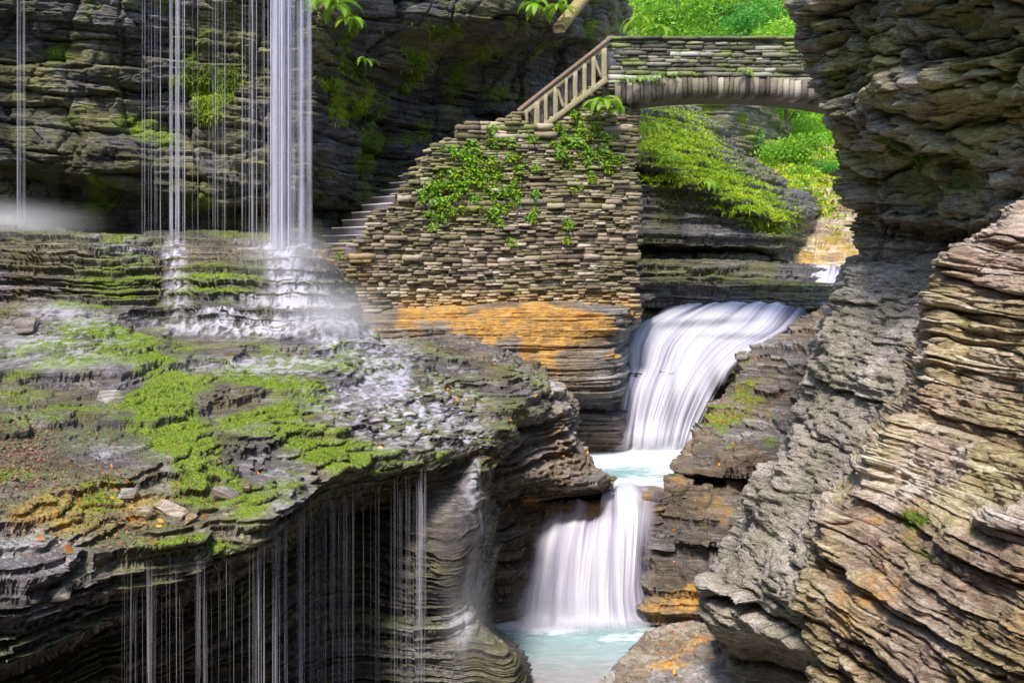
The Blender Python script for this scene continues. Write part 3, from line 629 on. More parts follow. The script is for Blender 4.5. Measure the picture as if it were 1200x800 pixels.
# ---------------------------------------------------------------- stones
def stone_box(lo, hi, jit, rs, ch):
    """one rough stone as a chamfered box in local (s, t, z); returns 24 verts and quads+..."""
    pass
BOXQ = None
def stones(items, name, mat, extra=None, rg=1.0):
    """items: arrays c (centre), half sizes (3), axes S,T (unit vectors), seed -> rough chamfered blocks, front subdivided"""
    # template: 4x2x3 lattice shell
    nx, ny, nz = 4, 2, 3
    idx = {}; vs = []
    def vid(i, j, k):
        if (i, j, k) not in idx: idx[(i, j, k)] = len(vs); vs.append((i/(nx-1)*2-1, j/(ny-1)*2-1, k/(nz-1)*2-1))
        return idx[(i, j, k)]
    fs = []
    for i in range(nx-1):
        for k in range(nz-1):
            fs.append((vid(i, 0, k), vid(i+1, 0, k), vid(i+1, 0, k+1), vid(i, 0, k+1)))
    for i in range(nx-1):
        for k, s in ((0, 0), (nz-1, 1)):
            a = (vid(i, 0, k), vid(i, 1, k), vid(i+1, 1, k), vid(i+1, 0, k)); fs.append(a if s == 0 else a[::-1])
    for k in range(nz-1):
        for i, s in ((0, 0), (nx-1, 1)):
            a = (vid(i, 0, k), vid(i, 0, k+1), vid(i, 1, k+1), vid(i, 1, k)); fs.append(a if s == 0 else a[::-1])
    T = np.array(vs); Fs = np.array(fs)
    c = np.array([it[0] for it in items]); hs = np.array([it[1] for it in items])
    S = np.array([it[2] for it in items]); U = np.array([it[3] for it in items]); n = len(items)
    rs = np.random.RandomState(5)
    loc = np.repeat(T[None], n, 0)
    # pull the outer edges of the face in for a broken, rounded arris
    ed = (np.abs(T[:, 0]) > .99).astype(float)+(np.abs(T[:, 2]) > .99)
    front = T[:, 1] < 0
    loc = loc*hs[:, None, :]
    loc[:, :, 1] += np.where(front, ed*.5, 0)[None]*np.minimum(hs[:, None, 2], .06)*.9*rg*rs.uniform(.3, 1.4, (n, len(T)))
    loc[:, :, 0] *= 1-.0*ed
    j = rs.uniform(-1, 1, (n, len(T), 3))*np.minimum(hs[:, None, 2:3], .07)*np.array([.45*rg, .5*rg, .22])
    loc = loc+j
    Tv = np.cross(U, S)  # depth axis
    V = c[:, None]+loc[..., 0:1]*S[:, None]+loc[..., 1:2]*Tv[:, None]+loc[..., 2:3]*U[:, None]
    FF = (Fs[None]+np.arange(n)[:, None, None]*len(T)).reshape(-1, 4)
    tone = np.repeat(np.clip(rs.normal(.45, .3, n), 0, 1.2), len(T))
    a = dict(tone=tone, moss=np.repeat(np.array([it[4] for it in items], float), len(T)), stain=np.repeat(np.array([it[5] for it in items], float), len(T)))
    return mesh(name, V.reshape(-1, 3), FF, mat, a)
UP = (0, 0, 1)

# --- dry stone retaining wall: path of the face in plan, top and bottom heights along it
wp = np.array([P(px, 300, D)[:2] for px, D in ((372, 20.9), (400, 21.0), (450, 21.5), (520, 22.1), (600, 22.5), (680, 22.8), (743, 23.1))])
seg = np.linalg.norm(np.diff(wp, axis=0), axis=1); cs = np.concatenate([[0], np.cumsum(seg)]); WL = cs[-1]
def wpos(s): return np.array([np.interp(s, cs, wp[:, 0]), np.interp(s, cs, wp[:, 1])])
def px_of(s): x, y = wpos(s); return 600+x/y*F, y
toppx = [372, 400, 404, 414, 424, 432, 440, 452, 462, 469, 473, 489, 507, 519, 530, 545, 603, 606, 630, 655, 714, 745]
toppy = [291, 291, 287, 279, 271, 259, 246, 237, 228, 219, 208, 190, 172, 163, 147, 146, 141, 128, 158, 133, 84, 84]
botpx = [372, 385, 400, 430, 480, 500, 745]; botpy = [292, 340, 385, 402, 400, 366, 366]
items = []
z = -2.2; rs = np.random.RandomState(3)
mossW = [(540, 215, 55, 50, -20, .75), (690, 170, 60, 50, 0, .5), (600, 190, 60, 30, 0, .4), (400, 310, 25, 25, 0, .6), (400, 360, 30, 30, 0, .4), (610, 150, 25, 12, 0, .6)]
while z < 5:
    h = rs.choice([.04, .05, .065, .08, .1, .13], p=[.16, .24, .24, .18, .12, .06]); s = rs.uniform(-.3, 0)
    while s < WL:
        w = h*rs.uniform(1.6, 4.8)+.05
        sm = min(max(s+w/2, 0), WL); x, y = wpos(sm); ppx = 600+x/y*F
        zt = z+h/2
        ty = np.interp(ppx-(w/2*F/y if ppx < 545 and z > .25 else 0), toppx, toppy); by = np.interp(ppx, botpx, botpy)
        zz = zt + .05*math.sin(sm*1.3)
        py = HY-zz*F/y
        if ty-2 < py < by+8:
            e = .02; a = wpos(max(sm-.1, 0)); b = wpos(min(sm+.1, WL)); t = (b-a)/np.linalg.norm(b-a)
            nrm = np.array([t[1], -t[0]])
            pr = rs.uniform(-.045, .045)+(rs.rand() < .1)*.07 - .07*(zz+1)*.35
            dep = .28
            cc = np.array([x, y])+nrm*(pr-dep/2+.06)
            mm = float(blobs(np.array([ppx]), np.array([py]), mossW)[0])
            st = max(0, 1-abs(py-360)/25)*.8*(ppx > 470) + .5*(ppx < 440)*(py > 290)*rs.rand()
            items.append(((cc[0], cc[1], zz), (w/2-.003, dep/2, h/2-.002), (t[0], t[1], 0), UP, mm*(rs.rand() < .75), st))
        s += w
    z += h
wall_c = P(600, 366, 22.6)
wall = empty('stone_wall', (0, 22.5, -1.2))
tag(wall, 'tall dry laid stone retaining wall with ferns below the wooden stair railing', 'wall')
def child(name, me, par, loc=(0, 0, 0)):
    o = obj(name, me, par); o.location = (loc[0]-par.location[0], loc[1]-par.location[1], loc[2]-par.location[2]); return o
child('stone_face', stones(items, 'stone_face', M['wall'], rg=.4), wall)
# core behind the stones
NS = 140; ss = np.linspace(0, WL, NS); V = []
core_x = []
for back in (0, 1):
    for s in ss:
        x, y = wpos(s); ppx = 600+x/y*F
        ztop = (HY-np.interp(ppx-(12 if ppx < 540 else 0), toppx, toppy))/F*y-.12; zb = (HY-np.interp(ppx, botpx, botpy))/F*y-.3
        n_ = 22
        for k in range(n_):
            zz = zb+(ztop-zb)*k/(n_-1)
            a = wpos(max(s-.1, 0)); b = wpos(min(s+.1, WL)); t = (b-a)/np.linalg.norm(b-a)
            nr = (t[1], -t[0]); off = -.075-.07*(zz+1)*.35 if not back else -.6
            V.append((x+nr[0]*off, y+nr[1]*off, zz))
V = np.array(V); n_ = 22
g = np.arange(NS*n_).reshape(NS, n_)
fq = gridfaces(NS, n_); fb = fq[:, ::-1]+NS*n_
topq = np.stack([g[:-1, -1], g[1:, -1], g[1:, -1]+NS*n_, g[:-1, -1]+NS*n_], -1)
rq = np.stack([g[-1, :-1], g[-1, 1:], g[-1, 1:]+NS*n_, g[-1, :-1]+NS*n_], -1)
lq = np.stack([g[0, :-1], g[0, 1:], g[0, 1:]+NS*n_, g[0, :-1]+NS*n_], -1)
allq = np.concatenate([fq, fb, topq, rq, lq])
zr_ = np.zeros(len(V))
child('wall_core', mesh('wall_core', V, allq, M['core'], dict(tone=fbm(V[:, 0]*3, V[:, 1]*3, V[:, 2]*3, 1, 3), moss=zr_, stain=zr_)), wall)
# end return of the wall under the bridge: a pier of stones facing right
x1, y1 = wpos(WL)
items = []; z = -1.6
while z < 3.75:
    h = rs.choice([.07, .09, .12, .15]); s = 0
    while s < 3.0:
        w = h*rs.uniform(2, 4.5)
        items.append(((x1-.08+rs.uniform(-.04, .04)-.02*(z+1), y1+.05+s+w/2, z+h/2), (w/2-.006, .14, h/2-.004), (.05, 1, 0), UP, .2*(rs.rand() < .4), 0)); s += w
    z += h
child('stone_face', stones(items, 'pier_face', M['wall'], rg=.4), wall)

# --- stone arch bridge
BY = 22.9; BW = 1.7
bx0, bx1 = P(712, 0, BY)[0], P(1010, 0, BY)[0]
def zz_(px, py): return (HY-py)/F*BY
def arch_in(px): return np.interp(px, [700, 732, 760, 790, 830, 870, 910, 960, 1010], [128, 121, 116.5, 113.2, 111.2, 111.2, 112.8, 118, 127])
def arch_out(px): return np.interp(px, [700, 722, 760, 800, 850, 900, 960, 1010], [104, 98, 93, 90.5, 90, 91, 96, 104])
bridge = empty('stone_bridge', (P(840, 0, BY)[0], BY+BW/2, 3.4)); tag(bridge, 'small stone arch footbridge crossing the gorge above the upper cascade', 'bridge')
items = []; xx = bx0+.08
while xx < bx1:
    w = rs.uniform(.075, .19); px = 600+(xx+w/2)/BY*F
    if px > 724:
        zi, zo = zz_(0, arch_in(px)), zz_(0, arch_out(px))
        tilt = (px-850)/850*.35
        hgt = (zo-zi)*rs.uniform(.94, 1.03)
        items.append(((xx+w/2, BY+.3+rs.uniform(-.025, .02), zi+hgt/2+.005), (w/2-.009, .3, hgt/2), (math.cos(tilt), 0, -math.sin(tilt)), (math.sin(tilt), 0, math.cos(tilt)), 0, 0))
    xx += w
child('arch_ring', stones(items, 'arch_ring', M['ring'], rg=.3), bridge)
def courses(ycen, dep, face=-1):
    items = []; z = 2.6
    while z < zz_(0, 46):
        h = rs.choice([.06, .075, .09, .11, .13]); s = bx0+rs.uniform(-.2, 0)
        while s < bx1:
            w = h*rs.uniform(2, 6.5); xm = s+w/2; px = 600+xm/BY*F
            lowest = arch_out(px)-1 if px > 724 else 240-((px-712)*0)
            if px <= 724: lowest = 125
            if HY-(z)/BY*F < lowest+4 and xm > bx0:
                sag = .03*math.sin(xm*.8)
                items.append(((xm, ycen+rs.uniform(-.035, .035)*1, z+h/2+sag), (w/2-.005, dep, h/2-.004), (1, 0, 0), UP, .55*(rs.rand() < .14), 0))
            s += w
        z += h
    return items
child('parapet', stones(courses(BY+.2, .17), 'parapet', M['bridge'], rg=.45), bridge)
child('parapet', stones([it for it in courses(BY+BW-.2, .17) if it[0][0] > P(726, 0, BY)[0]], 'parapet_back', M['bridge']), bridge)
for yc in (BY+.2, BY+BW-.2):
    items = []
    xx = bx0-.03
    while xx < bx1:
        w = rs.uniform(.35, .8)
        items.append(((xx+w/2, yc+rs.uniform(-.02, .02), zz_(0, 45.5)+.02), (w/2-.005, .24, .035), (1, 0, 0), UP, .5*(rs.rand() < .3), 0)); xx += w
    child('coping', stones(items, 'coping', M['bridge']), bridge)
# soffit and core: profile extruded across the width
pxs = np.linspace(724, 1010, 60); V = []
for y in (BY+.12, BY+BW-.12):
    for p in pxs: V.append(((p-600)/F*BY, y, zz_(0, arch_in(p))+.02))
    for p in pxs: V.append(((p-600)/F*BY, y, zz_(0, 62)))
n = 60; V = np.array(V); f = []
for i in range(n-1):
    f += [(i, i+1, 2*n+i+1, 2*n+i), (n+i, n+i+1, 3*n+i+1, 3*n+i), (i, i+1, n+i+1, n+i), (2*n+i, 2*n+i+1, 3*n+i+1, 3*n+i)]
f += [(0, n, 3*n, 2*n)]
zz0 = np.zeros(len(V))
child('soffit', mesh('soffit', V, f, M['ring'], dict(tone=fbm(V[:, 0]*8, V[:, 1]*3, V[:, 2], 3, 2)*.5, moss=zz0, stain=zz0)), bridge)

# ---------------------------------------------------------------- boxes and timber
def beam(a, b, w, h, up=(0, 0, 1)):
    """rectangular bar from a to b, w across, h along up; bevel-ish 8-sided section"""
    a = np.array(a, float); b = np.array(b, float); d = b-a; d /= np.linalg.norm(d)
    u = np.array(up, float); u -= d*(u@d); u /= np.linalg.norm(u); s = np.cross(d, u)
    c = .18*min(w, h); W, H = w/2, h/2
    prof = [(-W, -H+c), (-W+c, -H), (W-c, -H), (W, -H+c), (W, H-c), (W-c, H), (-W+c, H), (-W, H-c)]
    n = 6; V = []; f = []
    for i in range(n):
        p = a+(b-a)*i/(n-1)
        wob = rng.uniform(-.004, .004, 2) if 0 < i < n-1 else (0, 0)
        for (x, y) in prof: V.append(p+s*(x+wob[0])+u*(y+wob[1]))
    for i in range(n-1):
        for k in range(8): f.append((i*8+k, i*8+(k+1) % 8, (i+1)*8+(k+1) % 8, (i+1)*8+k))
    for base in (0, (n-1)*8):
        f += [(base, base+1, base+2, base+3), (base, base+3, base+4, base+7), (base+7, base+4, base+5, base+6)]
    return np.array(V), np.array(f)
# --- stair railing
RD = 22.75
rail = empty('stair_railing', P(610, 158, RD)); tag(rail, 'weathered wooden stair railing climbing to the left end of the bridge', 'railing')
A_t, B_t = np.array(P(607, 130, RD)), np.array(P(716, 44, RD))
A_b, B_b = np.array(P(630, 157, RD)), np.array(P(710, 93, RD))
def part(name, vf, mat, par):
    o = child(name, mesh(name, vf[0], vf[1], mat), par); return o
part('handrail', beam(A_t, B_t, .16, .07, (0, -.25, 1)), M['wood_rail'], rail)
part('top_rail', beam(A_t+(.1, .0, -.09), B_t+(-.04, 0, -.09), .06, .13), M['wood_post'], rail)
part('bottom_rail', beam(A_b-(.12, 0, .03), B_b+(.02, 0, .0), .08, .13), M['wood_post'], rail)
def railx(px, top=True):
    a, b = (A_t, B_t) if top else (A_b, B_b)
    x = (px-600)/F*RD; t = (x-a[0])/(b[0]-a[0]); return a+(b-a)*t
for px, w in ((629, .13), (639.5, .09), (651, .11), (663.5, .07), (674, .11), (685, .1), (695.5, .1), (708, .13)):
    t = railx(px); b = railx(px, False) if px > 626 else railx(630, False)
    b = b+(0, 0, .02) if px < 705 else b-(0, 0, .05)
    part('baluster', beam(b, t-(0, 0, .13), w, .07, (0, 1, 0)), M['wood_post'], rail)
for p0, p1 in ((652.5, 661), (696.5, 705)):
    part('brace', beam(railx(p0)-(0, .01, .16), railx(p1, False)+(0, -.01, .08), .06, .05, (0, 1, 0)), M['wood_post'], rail)
part('baluster', beam(P(617, 150, RD), railx(617)-(0, 0, .12), .08, .07, (0, 1, 0)), M['wood_post'], rail)

# --- stairs
stairs = empty('stone_staircase', P(400, 290, 22)); tag(stairs, 'grey stone steps climbing behind the stone wall from ledge to railing', 'staircase')
a0 = np.array(P(366, 292, 22.1)); a0[2] = .1
def slab(c, d, run, rise, wid):
    """one step: front centre-left corner c, going direction d"""
    d = np.array([d[0], d[1], 0.]); d /= np.linalg.norm(d); sd = np.array([d[1], -d[0], 0.])
    V = []
    for zz in (-.25, rise-.04, rise-.035, rise):
        fr = -.03 if zz > rise-.04 else 0
        for (u, v) in ((fr, 0), (fr, wid), (run+.06, wid), (run+.06, 0)):
            V.append(c+d*u+sd*v+np.array([0, 0, zz]))
    f = []
    for k in range(3):
        for i in range(4): f.append((k*4+i, k*4+(i+1) % 4, (k+1)*4+(i+1) % 4, (k+1)*4+i))
    f += [(12, 13, 14, 15), (3, 2, 1, 0)]
    return np.array(V), np.array(f)
c = a0.copy(); d = np.array([.76, .65])
for i in range(26):
    if i == 15: d = np.array([1., .02]); c = np.array([*P(600, 150, 23.9)[:2], c[2]])
    run = .262 if i < 15 else .235
    v, f = slab(c, d, run, .183 if i < 15 else .2, 1.45 if i < 15 else 1.0)
    zz0 = np.zeros(len(v))
    child('step', mesh('step', v, f, M['step'], dict(tone=zz0+rs.rand(), moss=zz0, stain=zz0)), stairs)
    c = c+np.array([d[0]*run, d[1]*run, .183 if i < 15 else .2])

# ---------------------------------------------------------------- falling water
def strands(name, lst, mat, label, nz=14):
    """lst: (x, y, ztop, zbot, r, alpha)"""
    V = []; Fq = []; A = []; b = 0; rs = np.random.RandomState(len(lst))
    for (x, y, zt, zb, r, al) in lst:
        dx = rs.uniform(-.01, .01)
        for i in range(nz):
            t = i/(nz-1); z = zt+(zb-zt)*t
            rr = r*(.75+.5*t)
            fade = min(1, t*8+.3)*min(1, (1-t)*5+.5)
            for (ax, ay) in ((-1, 0), (0, -.6), (1, 0), (0, .6)):
                V.append((x+dx*t+ax*rr, y+ay*rr, z)); A.append(al*fade)
        for i in range(nz-1):
            for k in range(4): Fq.append((b+i*4+k, b+i*4+(k+1) % 4, b+(i+1)*4+(k+1) % 4, b+(i+1)*4+k))
        b += nz*4
    return struct(name, mesh(name, V, Fq, mat, dict(alpha=A), smooth=True), label)
def veil(px0, px1, n, D, r0, r1, zt, pyb, a0, a1, bias=None, seed=1):
    rs = np.random.RandomState(seed); out = []
    for i in range(n):
        px = rs.uniform(px0, px1) if bias is None else np.clip(rs.normal(bias[0], bias[1]), px0, px1)
        d = D+rs.uniform(-.25, .25)
        out.append((P(px, 0, d)[0], d, zt+rs.uniform(-.3, .3), (HY-pyb-rs.uniform(-3, 4))/F*d, rs.uniform(r0, r1), rs.uniform(a0, a1)))
    return out
strands('waterfall', veil(312, 346, 42, 19.7, .006, .022, 6.6, 300, .3, .95, (330, 6), 2) + veil(318, 340, 10, 19.7, .03, .06, 6.6, 300, .25, .5, None, 3) + veil(340, 364, 14, 19.7, .01, .05, 6.6, 292, .1, .3, None, 4), M['strand'], 'thickest white curtain of water falling onto the ledge', 24)
strands('waterfall', veil(284, 316, 13, 19.8, .004, .014, 6.6, 288, .1, .4, (296, 10), 5), M['strand'], 'fine water strands just left of the thickest curtain', 24)
strands('waterfall', veil(188, 216, 18, 19.4, .004, .014, 6.5, 290, .15, .5, (203, 8), 6)+veil(165, 190, 9, 19.5, .004, .012, 6.5, 286, .06, .2, None, 7), M['strand'], 'narrow bundle of falling water strands in front of the dark cliff', 24)
strands('waterfall', veil(226, 282, 13, 19.8, .004, .013, 6.5, 285, .05, .28, (248, 14), 8), M['strand'], 'sparse thin drips between the two white water curtains', 24)
strands('waterfall', veil(14, 36, 7, 18.7, .004, .03, 6.5, 268, .05, .22, (21, 4), 9), M['strand'], 'single faint strand of falling water at the far left', 24)
# drips from the lip of the ledge
def drips(pts, n, r, a, seed, clump=None):
    """pts: lip polyline (px, py, D, py_end)"""
    rs = np.random.RandomState(seed); pts = np.array(pts, float); out = []
    for i in range(n):
        px = rs.uniform(pts[0, 0], pts[-1, 0])
        if clump is not None and rs.rand() < .55:
            c = clump[rs.randint(len(clump))]; px = c[0]+rs.normal(0, c[1])
        px = np.clip(px, pts[0, 0], pts[-1, 0])
        py = np.interp(px, pts[:, 0], pts[:, 1]); D = np.interp(px, pts[:, 0], pts[:, 2])-rs.uniform(-.1, .25); pe = np.interp(px, pts[:, 0], pts[:, 3])
        t0 = rs.uniform(0, .12)
        py = py+(pe-py)*t0; pe = pe-(pe-py)*max(0, rs.uniform(-.6, .5))
        sk = rs.rand()**2.2; out.append((P(px, 0, D)[0], D, (HY-py)/F*D, (HY-pe)/F*D, r[0]+(r[1]-r[0])*sk*rs.uniform(.5, 1), a[0]+(a[1]-a[0])*(.25+.75*sk)*rs.uniform(.6, 1)))
    return out
strands('dripping_water', drips([(138, 655, 8.3, 820), (200, 648, 8.6, 820), (262, 640, 8.9, 830), (300, 625, 9.2, 830)], 80, (.0011, .0032), (.08, .4), 11, [(150, 8), (175, 4), (235, 3)]), M['strand'], 'fine drips from the left part of the mossy lip', 10)
strands('dripping_water', drips([(300, 600, 9.4, 840), (320, 590, 9.6, 840), (360, 575, 10.7, 840)], 46, (.0012, .006), (.12, .65), 12, [(302, 2), (325, 3), (353, 3)]), M['strand'], 'brightest drips pouring past the corner of the mossy lip', 12)
strands('dripping_water', drips([(362, 570, 10.8, 850), (430, 556, 11.8, 850), (500, 545, 12.7, 830)], 110, (.0012, .005), (.05, .33), 13, [(385, 6), (405, 5), (470, 8), (492, 4), (496, 3)]), M['strand'], 'long fine drips in front of the dark hollow under the ledge', 12)
strands('dripping_water', drips([(490, 548, 12.6, 800), (498, 548, 12.7, 800)], 12, (.003, .012), (.2, .65), 14), M['strand'], 'narrow white rivulet falling beside the rounded rock', 12)

def film(src, bl, off, mat, name, label, thr=.08, nsc=(15, .9), seed=5, sharp=0):
    """thin white sheet of running water or painted glints lying on a rock patch where bl says"""
    r = ROCKS[src]; G, n = smooth(r['G'], 14), smooth(r['n'], 14)
    m = blobs(r['SX'], r['SY'], bl)
    sel = m > thr
    V = G+n*off
    X, Y, Z = V[..., 0], V[..., 1], V[..., 2]
    st = fbm(X*nsc[0], Y*nsc[0]*.5, Z*nsc[1], seed, 4)
    flat = np.clip(n[..., 2], 0, 1)
    a = np.clip((m-thr)*1.1*(.1+1.1*np.clip((st-.34)*3., 0, 1)), 0, .9)
    if sharp: a = np.clip((m-thr)*2, 0, 1)*np.clip((st-.5)*sharp, 0, .85)
    fsel = sel[:-1, :-1] & sel[1:, :-1] & sel[1:, 1:] & sel[:-1, 1:]
    Fq = gridfaces(*G.shape[:2])[fsel.ravel()]
    u, inv = np.unique(Fq, return_inverse=True)
    return struct(name, mesh(name, V.reshape(-1, 3)[u], inv.reshape(-1, 4), mat, dict(alpha=a.ravel()[u]), smooth=True), label)
film('ledge', [(332, 312, 18, 36, 0, 1.2), (350, 350, 32, 30, 20, 1.2), (388, 385, 44, 26, 30, 1.2), (300, 385, 80, 14, 0, 1), (260, 366, 70, 6, 0, .8), (290, 348, 50, 5, 0, .7), (205, 300, 14, 20, 0, .8), (208, 345, 16, 40, 0, .65), (240, 385, 70, 12, 0, .65), (330, 355, 55, 10, 0, .7), (300, 368, 60, 8, 0, .6), (240, 378, 90, 6, 0, .6), (80, 372, 60, 14, 10, .45), (420, 400, 60, 20, 10, .7), (450, 440, 30, 30, 30, .6), (330, 290, 40, 6, 0, .9)], .045, M['film'], 'running_water_and_glints', 'white water spreading over the stepped rocks under the thick curtain')
film('ledge', [(470, 450, 12, 30, 0, .7), (500, 490, 60, 14, 10, .45), (430, 470, 60, 18, 10, .35), (470, 530, 60, 10, 0, .3), (556, 600, 9, 40, -20, .5), (560, 680, 10, 30, 10, .6), (540, 735, 14, 30, 0, .6), (548, 700, 8, 50, 0, .4), (556, 560, 8, 30, 0, .6), (60, 430, 120, 14, 0, .3), (20, 400, 60, 20, 0, .35), (300, 430, 100, 12, 0, .35)], .035, M['film'], 'running_water_and_glints', 'thin water runs and painted wet highlights over the ledge and rounded rock', seed=8)  # part running water, part wet highlights painted as white film

film('ledge', [(470, 480, 110, 50, 10, .62), (330, 430, 120, 20, 0, .4), (440, 420, 60, 20, 0, .6), (60, 400, 110, 40, 0, .35), (560, 520, 50, 16, 10, .5)], .03, M['film'], 'running_water_and_glints', 'painted white glints over the wet broken right side of the ledge', nsc=(11, 30), seed=12, sharp=5)  # fine white speckle paints the glints of wet rock
def cascade(name, rows, nr, nc, label, streaks=26, seed=1, amp=.05, lo=.0, edge=.08, gaps=()):
    G, tv, tu = surf(rows, nr, nc)
    n = normals(smooth(G, 4))
    u = np.linspace(0, 1, nc)[None].repeat(nr, 0); v = np.linspace(0, 1, nr)[:, None].repeat(nc, 1)
    wv = u+.03*(vn(u*4, v*3, 0*u, seed)-.5)
    s1 = vn(wv*streaks, v*1.6, 0*u, seed+1); s2 = vn(wv*streaks*2.7, v*2.6, 0*u, seed+2); s3 = vn(wv*streaks*.35, v*2, 0*u, seed+3)
    s4 = vn(wv*streaks*6, v*4, 0*u, seed+7)
    s = .35*s1+.22*s2+.33*s3+.1*s4
    G = G+n*(amp*(s-.5)*2)[..., None]
    D = G[..., 1]; SX = 600+G[..., 0]/D*F; SY = HY-G[..., 2]/D*F
    a = np.clip((s-.30)*3.0+.5+lo, .0, 1)
    g = blobs(SX, SY, gaps)
    a = np.clip(a-g*1.1*(.4+1.2*(1-s)), 0, 1)
    e = np.minimum(u, 1-u)+.05*(vn(u*6, v*14, 0*u, seed+4)-.5)
    a = a*sstep(0, edge, e)*np.clip(v*40, 0, 1)
    return struct(name, mesh(name, G.reshape(-1, 3), gridfaces(nr, nc), M['silk'], dict(alpha=a*np.clip((1-v)*9, 0, 1), tone=np.clip((s-.5)*1.35+.58+.35*sstep(.75, 1, v), 0, 1)), smooth=True), label)
# upper cascade: broad sliding sheet then a drop
cascade('waterfall', rowsof(None,
    ([354, 353, 353, 353, 354], [28.6, 28.6, 28.6, 28.6, 28.6], [800, 840, 880, 915, 955]),
    ([364, 359, 358, 358, 362], [26.6, 26.9, 27.1, 27.3, 27.6], [776, 820, 860, 904, 952]),
    ([384, 378, 379, 383, 386], [25.3, 25.6, 25.7, 25.8, 26.0], [738, 786, 832, 884, 928]),
    ([404, 402, 404, 406, 408], [24.5, 24.7, 24.8, 24.9, 25], [731, 768, 806, 850, 890]),
    ([432, 430, 430, 430, 428], [24, 24.1, 24.2, 24.2, 24.3], [733, 762, 792, 828, 864]),
    ([458, 458, 458, 456, 454], [23.5, 23.6, 23.6, 23.6, 23.7], [727, 752, 780, 812, 850]),
    ([495, 495, 495, 495, 495], [23.3, 23.3, 23.3, 23.3, 23.4], [720, 744, 768, 796, 826]),
    ([531, 532, 533, 533, 531], [23.0, 22.9, 22.8, 22.9, 23], [714, 738, 762, 786, 812])),
    q(260), q(240), 'silky upper cascade sliding under the bridge into the small pool', 24, 3, .08, .05, gaps=[(846, 470, 12, 34, -15, .9), (825, 378, 60, 5, -4, .5), (786, 480, 6, 50, 5, .35), (860, 394, 40, 4, 0, .35), (826, 510, 10, 24, 0, .7)])
# lower cascade
cascade('waterfall', rowsof(None,
    ([588, 587, 586, 572, 564, 572], [18.9, 18.9, 18.9, 19.4, 19.6, 19.4], [636, 665, 692, 715, 735, 768]),
    ([592, 590, 589, 580, 576, 584], [18.5, 18.4, 18.35, 18.4, 18.4, 18.5], [634, 664, 692, 715, 740, 772]),
    ([608, 608, 606, 600, 596, 604], [18.3, 18.2, 18.2, 18.15, 18.1, 18.3], [632, 662, 690, 714, 742, 772]),
    ([620, 616, 614, 614, 614, 618], [17.9, 17.8, 17.8, 17.8, 17.8, 18], [626, 658, 688, 714, 742, 770]),
    ([650, 648, 646, 646, 646, 648], [17.5, 17.4, 17.4, 17.4, 17.5, 17.7], [616, 650, 684, 712, 740, 766]),
    ([690, 694, 696, 696, 692, 688], [17.3, 17.1, 17.1, 17.1, 17.2, 17.4], [604, 642, 680, 710, 738, 764]),
    ([718, 722, 724, 724, 722, 716], [17.15, 17, 16.9, 16.9, 17, 17.2], [600, 638, 680, 712, 742, 770]),
    ([737, 742, 744, 742, 738, 728], [16.75, 16.6, 16.5, 16.55, 16.7, 16.95], [592, 634, 680, 714, 750, 780])),
    q(240), q(240), 'silky lower cascade fanning out into the turquoise pool', 18, 9, .08, .15, edge=.16, gaps=[(662, 594, 20, 9, 0, 1.0), (694, 598, 22, 10, 0, .6), (758, 660, 10, 30, 0, .35), (630, 600, 10, 14, 0, .5)])
cascade('waterfall', rowsof(None,
    ([311]*3, [31]*3, [952, 972, 1000]), ([316]*3, [30.2]*3, [950, 972, 998]), ([331]*3, [29.3]*3, [946, 968, 994]), ([339]*3, [28.9]*3, [942, 966, 994])),
    q(60), q(80), 'little bright waterfall far upstream beside the right cliff', 12, 21, .04, .1)
# pools
def pool(name, z, x0, x1, y0, y1, nx, ny, foam, shallow, label):
    X, Y = np.meshgrid(np.linspace(x0, x1, nx), np.linspace(y1, y0, ny)); Z = z+0*X
    Z = Z+.02*(fbm(X*2, Y*4, 0*X, 4, 3)-.5)
    SX = 600+X/Y*F; SY = HY-Z/Y*F
    return struct(name, mesh(name, np.stack([X, Y, Z], -1).reshape(-1, 3), gridfaces(ny, nx)[(SX[:-1, :-1] < (1e9 if z != -4.6 else 0)+0 + (806 if z == -4.6 else 0)).ravel()], M['pool'], dict(foam=blobs(SX, SY, foam), shallow=blobs(SX, SY, shallow)), smooth=True), label)
pool('pool', -6.4, -3, 5, 11.5, 18.6, 200, 160, [(680, 712, 120, 24, 0, 1.0), (640, 722, 70, 22, 0, 1.0), (740, 745, 60, 10, -10, .5), (590, 722, 40, 6, 0, .6)], [(640, 830, 300, 66, 0, 1), (800, 740, 60, 20, 0, .7)], 'turquoise plunge pool below the lower cascade, brown where shallow')
pool('pool', -4.6, -1, 6, 18.75, 25, 160, 120, [(755, 533, 80, 16, 0, 1.0), (700, 538, 50, 14, 0, .9), (790, 548, 40, 12, 0, .7), (755, 566, 60, 12, 0, .6)], [(760, 572, 60, 10, 0, .6)], 'small bright pool between the upper and lower cascades')
pool('stream', -1.36, 4, 12, 27.6, 31.5, 160, 100, [(900, 360, 60, 5, 0, .6)], [(900, 350, 200, 60, 0, .8)], 'shallow stream flowing over flat rock under the bridge')

